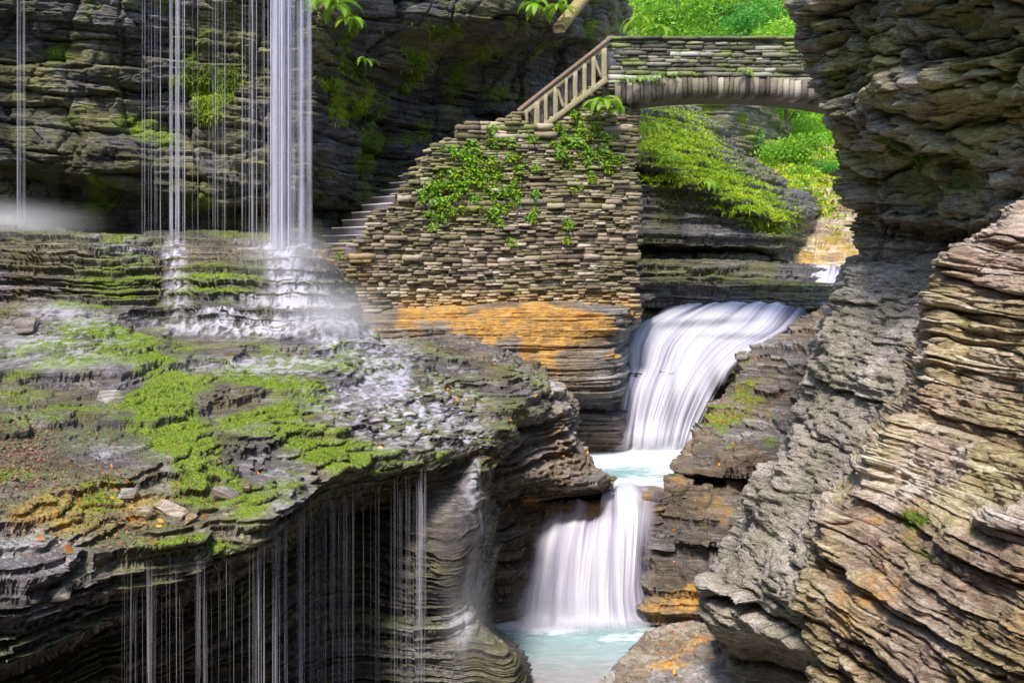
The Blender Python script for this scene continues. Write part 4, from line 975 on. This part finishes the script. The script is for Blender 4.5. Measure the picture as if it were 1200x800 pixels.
# ---------------------------------------------------------------- foliage
def leafcloud(C, size, rs, up=.3, droop=0):
    """one folded leaf (two triangles) at each centre; returns V, F, tone"""
    n = len(C); d = rs.normal(size=(n, 3)); d[:, 2] = d[:, 2]*.6-droop; d /= np.linalg.norm(d, axis=1, keepdims=True)
    r = rs.normal(size=(n, 3)); r[:, 2] *= .5; s = np.cross(d, r); s /= np.linalg.norm(s, axis=1, keepdims=True)
    sz = size*rs.uniform(.6, 1.4, (n, 1)); nn = np.cross(d, s)
    a = C; b = C+d*sz*.5+s*sz*.28+nn*sz*.08; c = C+d*sz; e = C+d*sz*.5-s*sz*.28+nn*sz*.08
    V = np.stack([a, b, c, e], 1).reshape(-1, 3)
    i = np.arange(n)*4
    Fq = np.stack([np.stack([i, i+1, i+2], -1), np.stack([i, i+2, i+3], -1)], 1).reshape(-1, 3)
    return V, Fq, np.repeat(np.clip(rs.normal(.5, .22, n), 0, 1), 4)
def tube(pts, rad, k=7):
    pts = np.array(pts, float); V = []; f = []
    for i, p in enumerate(pts):
        d = pts[min(i+1, len(pts)-1)]-pts[max(i-1, 0)]; d /= np.linalg.norm(d)+1e-9
        u = np.cross(d, (.3, .9, .1)); u /= np.linalg.norm(u); v = np.cross(d, u)
        for j in range(k):
            a = 2*math.pi*j/k; V.append(p+rad[i]*(u*math.cos(a)+v*math.sin(a)))
    for i in range(len(pts)-1):
        for j in range(k): f.append((i*k+j, i*k+(j+1) % k, (i+1)*k+(j+1) % k, (i+1)*k+j))
    return V, f
def join(parts):
    V = []; f = []
    for v, q_ in parts:
        b = len(V); V += [tuple(x) for x in v]; f += [tuple(i+b for i in t) for t in q_]
    return np.array(V), np.array(f)
def make_tree(seed, H, Rc, n, lsize, mat):
    rs = np.random.RandomState(seed)
    lean = rs.uniform(-.08, .08, 2)
    tr = [np.array([lean[0]*z+.1*math.sin(z), lean[1]*z, z]) for z in np.linspace(-.4, H*.95, 9)]
    bits = [tube(tr, np.linspace(.16, .03, 9)*H/8)]
    clumps = []
    for i in range(16):
        t = rs.uniform(.25, .95); p = tr[int(t*8)]
        a = rs.uniform(0, 2*math.pi); l = Rc*(1.15-t*.7)*rs.uniform(.6, 1.1)
        e = p+np.array([math.cos(a)*l, math.sin(a)*l, l*rs.uniform(.1, .6)])
        m = (p+e)/2+(0, 0, .15*l)
        bits.append(tube([p, m, e], [.05*H/8, .035*H/8, .012], 5))
        for q_ in (m, e, e+rs.normal(size=3)*.4): clumps.append((q_, Rc*rs.uniform(.22, .42)))
    V, f = join(bits)
    cs_ = np.array([c for c, r in clumps]); rr = np.array([r for c, r in clumps])
    i = rs.randint(len(clumps), size=n); d = rs.normal(size=(n, 3)); d /= np.linalg.norm(d, axis=1, keepdims=True)
    C = cs_[i]+d*(rr[i]*rs.uniform(.35, 1.05, n)**.6)[:, None]*(1, 1, .7)
    LV, LF, LT = leafcloud(C, lsize, rs, droop=.3)
    LT = np.clip(LT*.6+.4*hsh(i, 3, 3, seed)[LT.size and np.repeat(np.arange(n), 4)], 0, 1)
    return mesh('trunk', V, f, M['bark']), mesh('crown', LV, LF, mat, dict(tone=LT))
protos = [make_tree(1, 9, 3.0, 9000, .2, M['leaf']), make_tree(2, 7.5, 2.8, 8000, .18, M['leaf2']), make_tree(3, 5, 2.2, 6500, .17, M['leaf'])]
def hillz(x, y):
    return np.interp(y, [39, 44, 52, 64, 80, 110], [1.0, 2.2, 6, 16, 27, 34])+abs(x-10)*.12
places = [ # px, D, proto, scale, label
    (742, 44, 1, .9, 'cool green tree half hidden by the cliff at the left end of the bridge'),
    (790, 50, 0, 1.0, 'yellow green tree above the left half of the bridge parapet'),
    (835, 46, 2, 1.1, 'bright leafy tree above the middle of the bridge parapet'),
    (880, 52, 1, 1.1, 'darker green tree above the right half of the bridge parapet'),
    (925, 47, 0, .9, 'bright tree beside the right cliff just above the bridge'),
    (965, 54, 1, 1.0, 'tall tree mostly behind the edge of the right cliff'),
    (860, 60, 0, 1.2, 'distant light green tree highest on the hillside'),
    (780, 62, 1, 1.2, 'distant green tree on the hillside left of the centre'),
    (930, 64, 0, 1.2, 'distant tree at the top right behind the cliff edge'),
    (905, 41, 2, .75, 'bushy green tree directly under the arch of the bridge'),
    (945, 40, 2, .8, 'lime green tree leaning beside the right cliff below the bridge'),
    (962, 39.4, 1, .4, 'dark little tree squeezed between two lime green ones by the cliff'),
    (992, 39.4, 2, .62, 'low lime green tree above the sunlit rocks by the right cliff'),
    (872, 42, 1, .6, 'small cool green tree beside the shaded cliff seen through the arch')]
for i, (px, D, k, sc_, lb) in enumerate(places):
    x = (px-600)/F*D; z = hillz(x, D)-.3
    t = empty('tree', (x, D, z), rng.uniform(0, 6.28)); t.scale = (sc_,)*3
    tag(t, lb, 'tree', 'trees on the hillside upstream')
    for nm, me in zip(('trunk', 'crown'), protos[k]): obj(nm, me, t)
# undergrowth covering the hillside: uncountable
n = 80000; D = rng.uniform(39.2, 75, n); px = rng.uniform(690, 1040, n); x = (px-600)/F*D
C = np.stack([x, D, hillz(x, D)+rng.uniform(-.2, 1.2, n)**1.0*(.5+fbm(x*.5, D*.5, 0*x, 3, 3))], -1)
V, f, t = leafcloud(C, .24, rng, droop=.2); t = np.clip(t*.5+.5*fbm(x*.4, D*.4, 0*x, 6, 3)[np.repeat(np.arange(n), 4)], 0, 1)
tag(obj('undergrowth', mesh('undergrowth', V, f, M['leaf'], dict(tone=t))), 'bright leafy undergrowth covering the hillside behind the bridge', 'undergrowth', kind='stuff')

def scatter(src, bl, n, rs, base=0, use_moss=False, minup=-1, pxrange=None, power=1.0, visible=True):
    """random positions on a rock patch, weighted by real area and by the given region"""
    r = ROCKS[src]; G = r['G']; n_ = r['nn']
    e1 = np.linalg.norm(np.diff(G, axis=0)[:, :-1], axis=2); e2 = np.linalg.norm(np.diff(G, axis=1)[:-1], axis=2)
    w = e1*e2
    m = blobs(r['SX'], r['SY'], bl) if len(bl) else np.zeros_like(r['SX'])
    m = np.maximum(m, base)
    if use_moss: m = m*r['moss'] if len(bl) else r['moss'].copy()
    m = np.where(n_[..., 2] > minup, m, 0)
    inb = (r['SX'] > -160) & (r['SX'] < 1360) & (r['SY'] > -120) & (r['SY'] < 900)
    w = w*(np.clip(m, 0, 1)**power*inb)[:-1, :-1]
    p = w.ravel()/w.sum(); i = rs.choice(p.size, n, p=p)
    a, b = i//w.shape[1], i % w.shape[1]
    P0 = G[a, b]; P1 = G[a+1, b]; P2 = G[a, b+1]
    u = rs.uniform(0, 1, (n, 1)); v = rs.uniform(0, 1, (n, 1))
    return P0+(P1-P0)*u+(P2-P0)*v, n_[a, b]
def blades(C, Nn, ln, wd, rs, droop=.4):
    """short blades standing on a surface, bending down; triangles"""
    n = len(C); d = Nn+rs.normal(size=(n, 3))*.55; d[:, 2] += .2; d /= np.linalg.norm(d, axis=1, keepdims=True)
    s = np.cross(d, rs.normal(size=(n, 3))); s /= np.linalg.norm(s, axis=1, keepdims=True)
    l = ln*rs.uniform(.5, 1.5, (n, 1)); w_ = wd*rs.uniform(.6, 1.4, (n, 1))
    m = C+d*l*.6; e = m+d*l*.4; e[:, 2] -= (l*droop)[:, 0]
    V = np.stack([C-s*w_/2, C+s*w_/2, m+s*w_/2, m-s*w_/2, e], 1).reshape(-1, 3)
    i = np.arange(n)*5
    Fq = np.stack([np.stack([i, i+1, i+2], -1), np.stack([i, i+2, i+3], -1), np.stack([i+3, i+2, i+4], -1)], 1).reshape(-1, 3)
    return V, Fq, 5
def turf(name, src, bl, n, ln, wd, mat, label, cat, seed, **kw):
    rs = np.random.RandomState(seed)
    C, Nn = scatter(src, bl, n, rs, **kw)
    V, f, k = blades(C, Nn, ln, wd, rs)
    t = np.clip(rs.normal(.5, .2, n)*.4+.6*((fbm(C[:, 0]*1.7, C[:, 1]*1.7, C[:, 2]*1.7, 4, 4)-.5)*2.4+.5), 0, 1)
    return tag(obj(name, mesh(name, V, f, mat, dict(tone=np.repeat(t, k)))), label, cat, kind='stuff')
turf('moss', 'ledge', [], 80000, .02, .006, M['moss'], 'bright green moss and short grass growing over the wet ledge', 'moss', 1, use_moss=True, minup=.15, power=1.6)
turf('moss', 'cliff', [(390, 60, 30, 90, 0, 1), (240, 100, 70, 30, 25, .8), (470, 40, 80, 50, 0, .4)], 14000, .09, .02, M['moss'], 'olive moss hanging on the dark cliff behind the falling water', 'moss', 2, use_moss=True)
turf('bank_plants', 'gbank', [(790, 175, 40, 35, 40, 1), (840, 215, 60, 20, 32, 1), (890, 248, 30, 14, 20, 1), (905, 262, 14, 8, 0, .8)], 30000, .12, .035, M['bank'], 'lush yellow green plants trailing over the bank under the bridge', 'plants', 3, minup=-.3)
turf('bank_plants', 'lit', [(920, 226, 50, 16, 20, 1), (950, 195, 70, 32, 0, 1)], 9000, .22, .07, M['bank'], 'yellow green plants on the sunlit rocks upstream', 'plants', 4)
# litter of dead leaves and twigs, and the orange leaves lying about
def litter(name, lst, size, mat, label, seed, droop=0):
    rs = np.random.RandomState(seed); Cs = []
    for src, bl, n, kw in lst:
        C, Nn = scatter(src, bl, n, rs, minup=.15, **kw); Cs.append(C+Nn*.01)
    C = np.concatenate(Cs); V, f, t = leafcloud(C, size, rs)
    return tag(obj(name, mesh(name, V, f, mat, dict(tone=t))), label, 'leaves', kind='stuff')
litter('leaf_litter', [('ledge', [(20, 540, 50, 40, 20, 1), (110, 600, 90, 60, 0, .4), (60, 600, 100, 40, 0, .35)], 3200, {})], .035, M['litter'], 'brown and pink leaf litter and twigs on the left of the ledge', 1)
litter('fallen_leaves', [('ledge', [(120, 610, 160, 70, 0, 1), (500, 480, 100, 60, 0, .3)], 130, {})], .07, M['fallen'], 'orange fallen leaves scattered over the ledge', 2)
litter('fallen_leaves', [('shelf', [(800, 770, 80, 40, 0, 1)], 60, {}), ('bank', [(870, 470, 70, 80, 0, 1), (800, 600, 50, 80, 0, 1)], 170, {}), ('shoulder', [(660, 560, 60, 40, 0, 1)], 20, {})], .075, M['fallen'], 'orange and yellow fallen leaves on the rocks beside the stream', 3)

# --- ferns
def frond(L_, rs, lift, n=19):
    """one arching frond of paired leaflets along +x"""
    V = []; f = []; T = []
    pts = [np.array([L_*t*(1-.25*t*t), 0, L_*(lift*t-(.35+lift)*1.1*t*t)]) for t in np.linspace(0, 1, n)]
    for i in range(1, n):
        p = pts[i]; d = pts[i]-pts[i-1]; d /= np.linalg.norm(d); t = i/(n-1)
        ll = L_*.16*math.sin(math.pi*min(1, .12+t*.86))**.7
        for sgn in (-1, 1):
            e = p+np.array([d[0]*.3*ll, sgn*ll, d[2]*.3*ll-.12*ll+rs.uniform(-.05, .05)*ll])
            w_ = d*L_*.019; b = len(V)
            V += [p-w_, p+w_, (p+e)/2+w_*1.1, e, (p+e)/2-w_*1.1]; f += [(b, b+1, b+2), (b, b+2, b+4), (b+4, b+2, b+3)]; T += [.35+.4*t+rs.uniform(-.15, .15)]*5
        b = len(V); w_ = np.array([0, L_*.008, 0]); V += [pts[i-1]-w_, pts[i-1]+w_, p+w_, p-w_]; f += [(b, b+1, b+2), (b, b+2, b+3)]; T += [.2]*4
    return np.array(V), np.array(f), np.array(T)
def frondmesh(seed, L_, lift):
    v, f, t = frond(L_, np.random.RandomState(seed), lift)
    return mesh('frond', v, f, M['fern'], dict(tone=np.clip(t, 0, 1)))
FR = [frondmesh(i, 1.0, l) for i, l in enumerate((.2, .45, .7, .1))]
def fern(loc, size, nf, label, spread=math.pi, az=-math.pi/2, group='ferns on the bridge and walls'):
    r = empty('fern', loc); tag(r, label, 'fern', group)
    for i in range(nf):
        o = obj('frond', FR[i % 4], r); a = az+spread*(i/(max(nf-1, 1))-.5)*2*.9+rng.uniform(-.2, .2)
        o.rotation_euler = (rng.uniform(-.2, .2), rng.uniform(-.35, .35), a); s = size*rng.uniform(.7, 1.15); o.scale = (s, s, s)
    return r
for (px, py, D, sz, nf, lb) in (
    (706, 118, 22.55, .62, 16, 'largest fern hanging beside the foot of the bridge under the stair railing'),
    (722, 128, 22.7, .4, 9, 'fern trailing down at the left spring of the arch'),
    (734, 92, 22.75, .3, 7, 'small fern at the left end of the arch ring'),
    (757, 90, 22.75, .42, 9, 'leafy fern drooping over the left part of the arch ring'),
    (772, 88, 22.75, .3, 7, 'low fern just right of the leafiest one on the arch ring'),
    (790, 88, 22.8, .2, 6, 'smallest fern on the arch ring, left of the crown'),
    (876, 82, 22.75, .34, 8, 'fern growing from the joint above the right half of the arch'),
    (796, 62, 22.75, .16, 5, 'tiny fern sprouting from the middle of the parapet'),
    (392, 4, 20.6, .75, 12, 'big fern hanging from the cliff right of the thickest falling water'),
    (372, -4, 20.6, .6, 10, 'fern hanging at the top edge of the cliff beside the thickest falling water'),
    (412, 22, 20.7, .5, 9, 'fern on the nose of the dark cliff, a little below the highest ones'),
    (428, 70, 20.9, .35, 6, 'single small fern on the shaded nose of the dark cliff'),
    (628, 4, 22.3, .55, 9, 'fern on the overhanging slab, left clump'),
    (655, 6, 22.3, .6, 10, 'fern on the overhanging slab, right clump'),
    (748, 22, 26.6, .8, 10, 'fern at the foot of the mossy cliff above the left end of the bridge'),
    (772, 34, 26.0, .7, 10, 'fern right behind the left part of the bridge parapet'),
    (764, 148, 28.6, .6, 12, 'fern on the bank just under the left spring of the arch'),
    (785, 185, 28.6, .6, 12, 'wide fern on the bank beside the end of the stone wall'),
    (830, 212, 29.0, .5, 11, 'fern in the middle of the plant covered bank under the bridge'),
    (868, 240, 29.6, .45, 10, 'fern at the lower end of the plant covered bank under the bridge')):
    fern(P(px, py, D), sz, nf, lb)
# --- small tufts rooted in the wall
def tuftmesh(seed):
    rs = np.random.RandomState(seed); n = 55
    a = rs.uniform(-math.pi, 0, n); r = rs.uniform(0, 1, n)**.6
    C = np.stack([np.cos(a)*r*.11, np.sin(a)*r*.09, rs.uniform(-.07, .07, n)-r*.03], -1)
    V, f, t = leafcloud(C, .065, rs, droop=.5)
    return mesh('wall_plant', V, f, M['fern'] if seed % 3 else M['moss'], dict(tone=t))
TU = [tuftmesh(i) for i in range(6)]
def wall_plants(bl, n, group, label, seed):
    rs = np.random.RandomState(seed); k = 0; grid = []
    while k < n:
        b = bl[rs.randint(len(bl))]
        px = b[0]+rs.normal()*b[2]*.6; py = b[1]+rs.normal()*b[3]*.6
        if np.interp(px, toppx, toppy)+4 > py or not (385 < px < 740): continue
        if any(abs(px-g[0])+abs(py-g[1]) < 4.5 for g in grid): 
            if rs.rand() < .97: continue
        x = (px-600)/F*22.3
        s = np.interp(x, wp[:, 0], cs); X, Y = wpos(s); zz = (HY-py)/F*(Y-.1)
        a = wpos(max(s-.1, 0)); b2 = wpos(min(s+.1, WL)); t = (b2-a)/np.linalg.norm(b2-a)
        pr = .08-.07*(zz+1)*.35
        o = obj('wall_plant', TU[rs.randint(6)], None, (X+t[1]*pr, Y-t[0]*pr, zz)); o.rotation_euler = (0, 0, rs.uniform(-.5, .5)); o.scale = (rs.uniform(.6, 1.5),)*3
        tag(o, label, 'wall plant', group); grid.append((px, py)); k += 1
wall_plants([(540, 210, 45, 38, 0), (515, 235, 30, 25, 0), (570, 180, 40, 25, 0), (590, 225, 30, 30, 0)], 105, 'green plants on the left half of the wall', 'small green plant rooted in the dense patch on the left of the stone wall', 1)
wall_plants([(690, 160, 30, 30, 0), (665, 175, 30, 25, 0), (700, 190, 25, 30, 0)], 50, 'green plants on the wall below the railing', 'small green plant rooted in the stone wall below the wooden railing', 2)
wall_plants([(400, 300, 12, 12, 0), (398, 350, 14, 20, 0), (640, 255, 70, 30, 0)], 20, 'stray plants low on the wall', 'stray little plant growing low on the stone wall', 3)

# --- loose rocks lying on the ledge, and the slab jutting from the cliff
def rockmesh(name, seed, size, mat):
    import bmesh
    rs = np.random.RandomState(seed); bm = bmesh.new()
    for i in range(14):
        p = rs.uniform(-1, 1, 3); p /= max(abs(p)); p = p*rs.uniform(.75, 1, 3)*np.array(size)
        bm.verts.new(p)
    r = bmesh.ops.convex_hull(bm, input=bm.verts[:]); 
    for v in [v for v in bm.verts if not v.link_faces]: bm.verts.remove(v)
    bmesh.ops.bevel(bm, geom=bm.edges[:]+bm.verts[:], offset=min(size)*.12, segments=2, profile=.6, affect='EDGES')
    bmesh.ops.triangulate(bm, faces=bm.faces[:]); bmesh.ops.subdivide_edges(bm, edges=bm.edges[:], cuts=1)
    me = bpy.data.meshes.new(name); bm.to_mesh(me); bm.free()
    n = len(me.vertices); co = np.empty(n*3, np.float32); me.vertices.foreach_get('co', co); co = co.reshape(-1, 3)
    d = (fbm(co[:, 0]*9+seed, co[:, 1]*9, co[:, 2]*16, seed, 3)-.5)*min(size)*.35
    co = co*(1+d/np.linalg.norm(co, axis=1))[:, None]; me.vertices.foreach_set('co', co.astype(np.float32).ravel())
    for a, v in (('tone', rs.uniform(.35, .95)), ('moss', 0), ('wet', .3), ('stain', 0)):
        at = me.attributes.new(a, 'FLOAT', 'POINT'); at.data.foreach_set('value', np.full(n, v, np.float32))
    me.materials.append(mat); return me
def onrock(src, px, py):
    r = ROCKS[src]; d = (r['SX']-px)**2+(r['SY']-py)**2 + (r['G'][..., 1]-r['G'][..., 1].min())*2.0
    i = np.unravel_index(np.argmin(d), d.shape); return r['G'][i]
for i, (px, py, sz, tl, lb) in enumerate((
    (262, 588, (.17, .1, .09), .35, 'largest tilted olive block on the moss near the corner of the lip'),
    (200, 600, (.16, .1, .07), -.2, 'wide flat pale green stone among the loose stones on the ledge'),
    (148, 583, (.13, .09, .05), .1, 'orange brown flat stone left of the loose pale stones'),
    (168, 606, (.09, .08, .06), .4, 'white wet stone standing on edge left of the flat pale green one'),
    (222, 612, (.08, .07, .05), -.3, 'small pale pink stone at the right of the flat pale green one'),
    (290, 575, (.1, .08, .05), .5, 'white wet slab leaning beside the largest olive block'),
    (128, 470, (.22, .14, .1), .15, 'dark green pyramid shaped stone in the middle of the mossy slope'),
    (30, 385, (.35, .2, .13), -.1, 'broad wet purple grey slab at the left foot of the stepped rocks'),
    (70, 700, (.12, .09, .06), .2, 'small brown stone near the left end of the lip'))):
    g = onrock('ledge', px, py)
    o = obj('loose_rock', rockmesh('loose_rock', 20+i, sz, M['warm'] if i in (1, 3, 4, 5) else M['mid']), None, (g[0], g[1], g[2]+sz[2]*.45))
    o.rotation_euler = (tl*.5, tl, rng.uniform(0, 3)); tag(o, lb, 'rock', 'loose rocks on the ledge')
o = obj('rock_slab', rockmesh('rock_slab', 61, (.17, 1.0, .16), M['warm']), None, P(668, 18, 22.9)); o.rotation_euler = (R(10), R(52), R(8)); o.rotation_euler = (0, R(-48), 0)
_v = beam(P(655, 34, 22.5), P(700, -22, 24.5), .3, .2)
bpy.data.objects.remove(o)
me = mesh('rock_slab', _v[0], _v[1], M['warm'], dict(tone=np.full(len(_v[0]), .45), moss=np.full(len(_v[0]), .3), wet=np.zeros(len(_v[0])), stain=np.full(len(_v[0]), .35)))
tag(obj('rock_slab', me), 'long tawny slab jutting out from the dark cliff above the railing', 'rock slab')

# --- mist where the water lands: soft volumes
def mist(loc, size, dens, label):
    m, nt = newmat('mist')
    tc = nt.nodes.new('ShaderNodeTexCoord'); ln = nt.nodes.new('ShaderNodeVectorMath'); ln.operation = 'LENGTH'; L(nt, tc.outputs['Object'], ln.inputs[0])
    g = mathn(nt, 'SUBTRACT', 1, ln.outputs['Value'], True); g = mathn(nt, 'MULTIPLY', mathn(nt, 'MULTIPLY', g, g), dens)
    v = nt.nodes.new('ShaderNodeVolumePrincipled'); v.inputs['Color'].default_value = (.97, .95, 1, 1); L(nt, g, v.inputs['Density'])
    o = nt.nodes.new('ShaderNodeOutputMaterial'); L(nt, v.outputs[0], o.inputs['Volume'])
    import bmesh
    bm = bmesh.new(); bmesh.ops.create_icosphere(bm, subdivisions=3, radius=1); me = bpy.data.meshes.new('mist'); bm.to_mesh(me); bm.free(); me.materials.append(m)
    ob = obj('mist', me, None, loc); ob.scale = size
    return tag(ob, label, 'mist', kind='stuff')
mist(P(338, 312, 19.2), (1.3, 1.1, 1.1), 1.6, 'white spray where the thickest curtain of water lands')
mist(P(385, 372, 18.2), (1.5, 1.0, .9), 1.6, 'spray drifting off the right end of the stepped rocks')
mist(P(-10, 262, 18.3), (2.4, 1.0, .6), 1.9, 'low white mist on the ledge at the far left')
mist(P(545, 730, 12.3), (.5, .5, .9), .6, 'spray around the rounded rock below the ledge')
mist(P(660, 712, 17.0), (1.4, .7, .6), 2.0, 'spray at the foot of the lower cascade')

# --- the gorge goes on behind and beside the viewpoint: rock walls that shade everything from the side
def backwall(px_, label, seed):
    pts = np.array(px_, float); cl = np.concatenate([[0], np.cumsum(np.linalg.norm(np.diff(pts, axis=0), axis=1))])
    nu, nv = 240, 110; u = np.linspace(0, cl[-1], nu); z = np.linspace(-7.6, WALLTOP, nv)
    X = np.interp(u, cl, pts[:, 0])[None].repeat(nv, 0); Y = np.interp(u, cl, pts[:, 1])[None].repeat(nv, 0); Z = z[:, None].repeat(nu, 1)
    c = np.array([0, 8.]); dx, dy = X-c[0], Y-c[1]; r = np.sqrt(dx*dx+dy*dy)
    k = 1+(.12*(fbm(X*.2, Y*.2, Z*.3, seed, 4)-.5) + .04*hsh(np.floor(Z/.6+fbm(X*.3, Y*.3, 0*X, 2, 2)*3), 1, 1, seed))
    V = np.stack([c[0]+dx*k, c[1]+dy*k, Z], -1)
    a = dict(tone=fbm(X, Y, Z*4, seed, 3), moss=np.clip(fbm(X*.5, Y*.5, Z*.5, seed+4, 3)*3-1.3, 0, 1), wet=0*X, stain=0*X)
    return struct('gorge_wall', mesh('gorge_wall', V.reshape(-1, 3), gridfaces(nv, nu), M['mid'], a), label)
WALLTOP = 9.0
backwall([(-12, 22), (-13, 12), (-12, 2), (-9, -6), (0, -9), (8, -6), (9.5, 0), (9.5, 6), (9, 12), (11, 18)], 'rock walls of the gorge closing round behind the viewpoint', 5)
# ---------------------------------------------------------------- light, sky, camera
w = bpy.data.worlds.new('World'); SC.world = w; w.use_nodes = True
nt = w.node_tree; nt.nodes.clear()
sky = nt.nodes.new('ShaderNodeTexSky'); sky.sky_type = 'NISHITA'; sky.sun_disc = False
EL, AZ = 54, 196   # sun elevation, compass direction it stands in (0 = +Y, clockwise)
sky.sun_elevation = R(EL); sky.sun_rotation = R(AZ)
bg = nt.nodes.new('ShaderNodeBackground'); bg.inputs['Strength'].default_value = .14
wo = nt.nodes.new('ShaderNodeOutputWorld'); L(nt, sky.outputs[0], bg.inputs['Color']); L(nt, bg.outputs[0], wo.inputs[0])
sd = bpy.data.lights.new('sun', 'SUN'); sd.energy = 2.4; sd.angle = R(10); sd.color = (1, .95, .86)
so = bpy.data.objects.new('sun', sd); COL.objects.link(so)
from mathutils import Vector
dv = Vector((math.sin(R(AZ))*math.cos(R(EL)), math.cos(R(AZ))*math.cos(R(EL)), math.sin(R(EL))))
so.rotation_euler = dv.to_track_quat('Z', 'Y').to_euler(); so.location = dv*60
cd = bpy.data.cameras.new('camera'); cam = bpy.data.objects.new('camera', cd); COL.objects.link(cam)
cam.location = (0, 0, 0); cam.rotation_euler = (R(90), 0, 0)
cd.sensor_width = 36; cd.lens = F/1200*36; cd.shift_y = -(400-HY)/1200; cd.clip_start = .1; cd.clip_end = 600
SC.camera = cam
SC.view_settings.view_transform = 'Standard'; SC.view_settings.look = 'None'; SC.view_settings.exposure = 1.4; SC.view_settings.gamma = 1
SC.cycles.max_bounces = 5; SC.cycles.transparent_max_bounces = 20; SC.cycles.volume_bounces = 1
SC.render.use_motion_blur = False
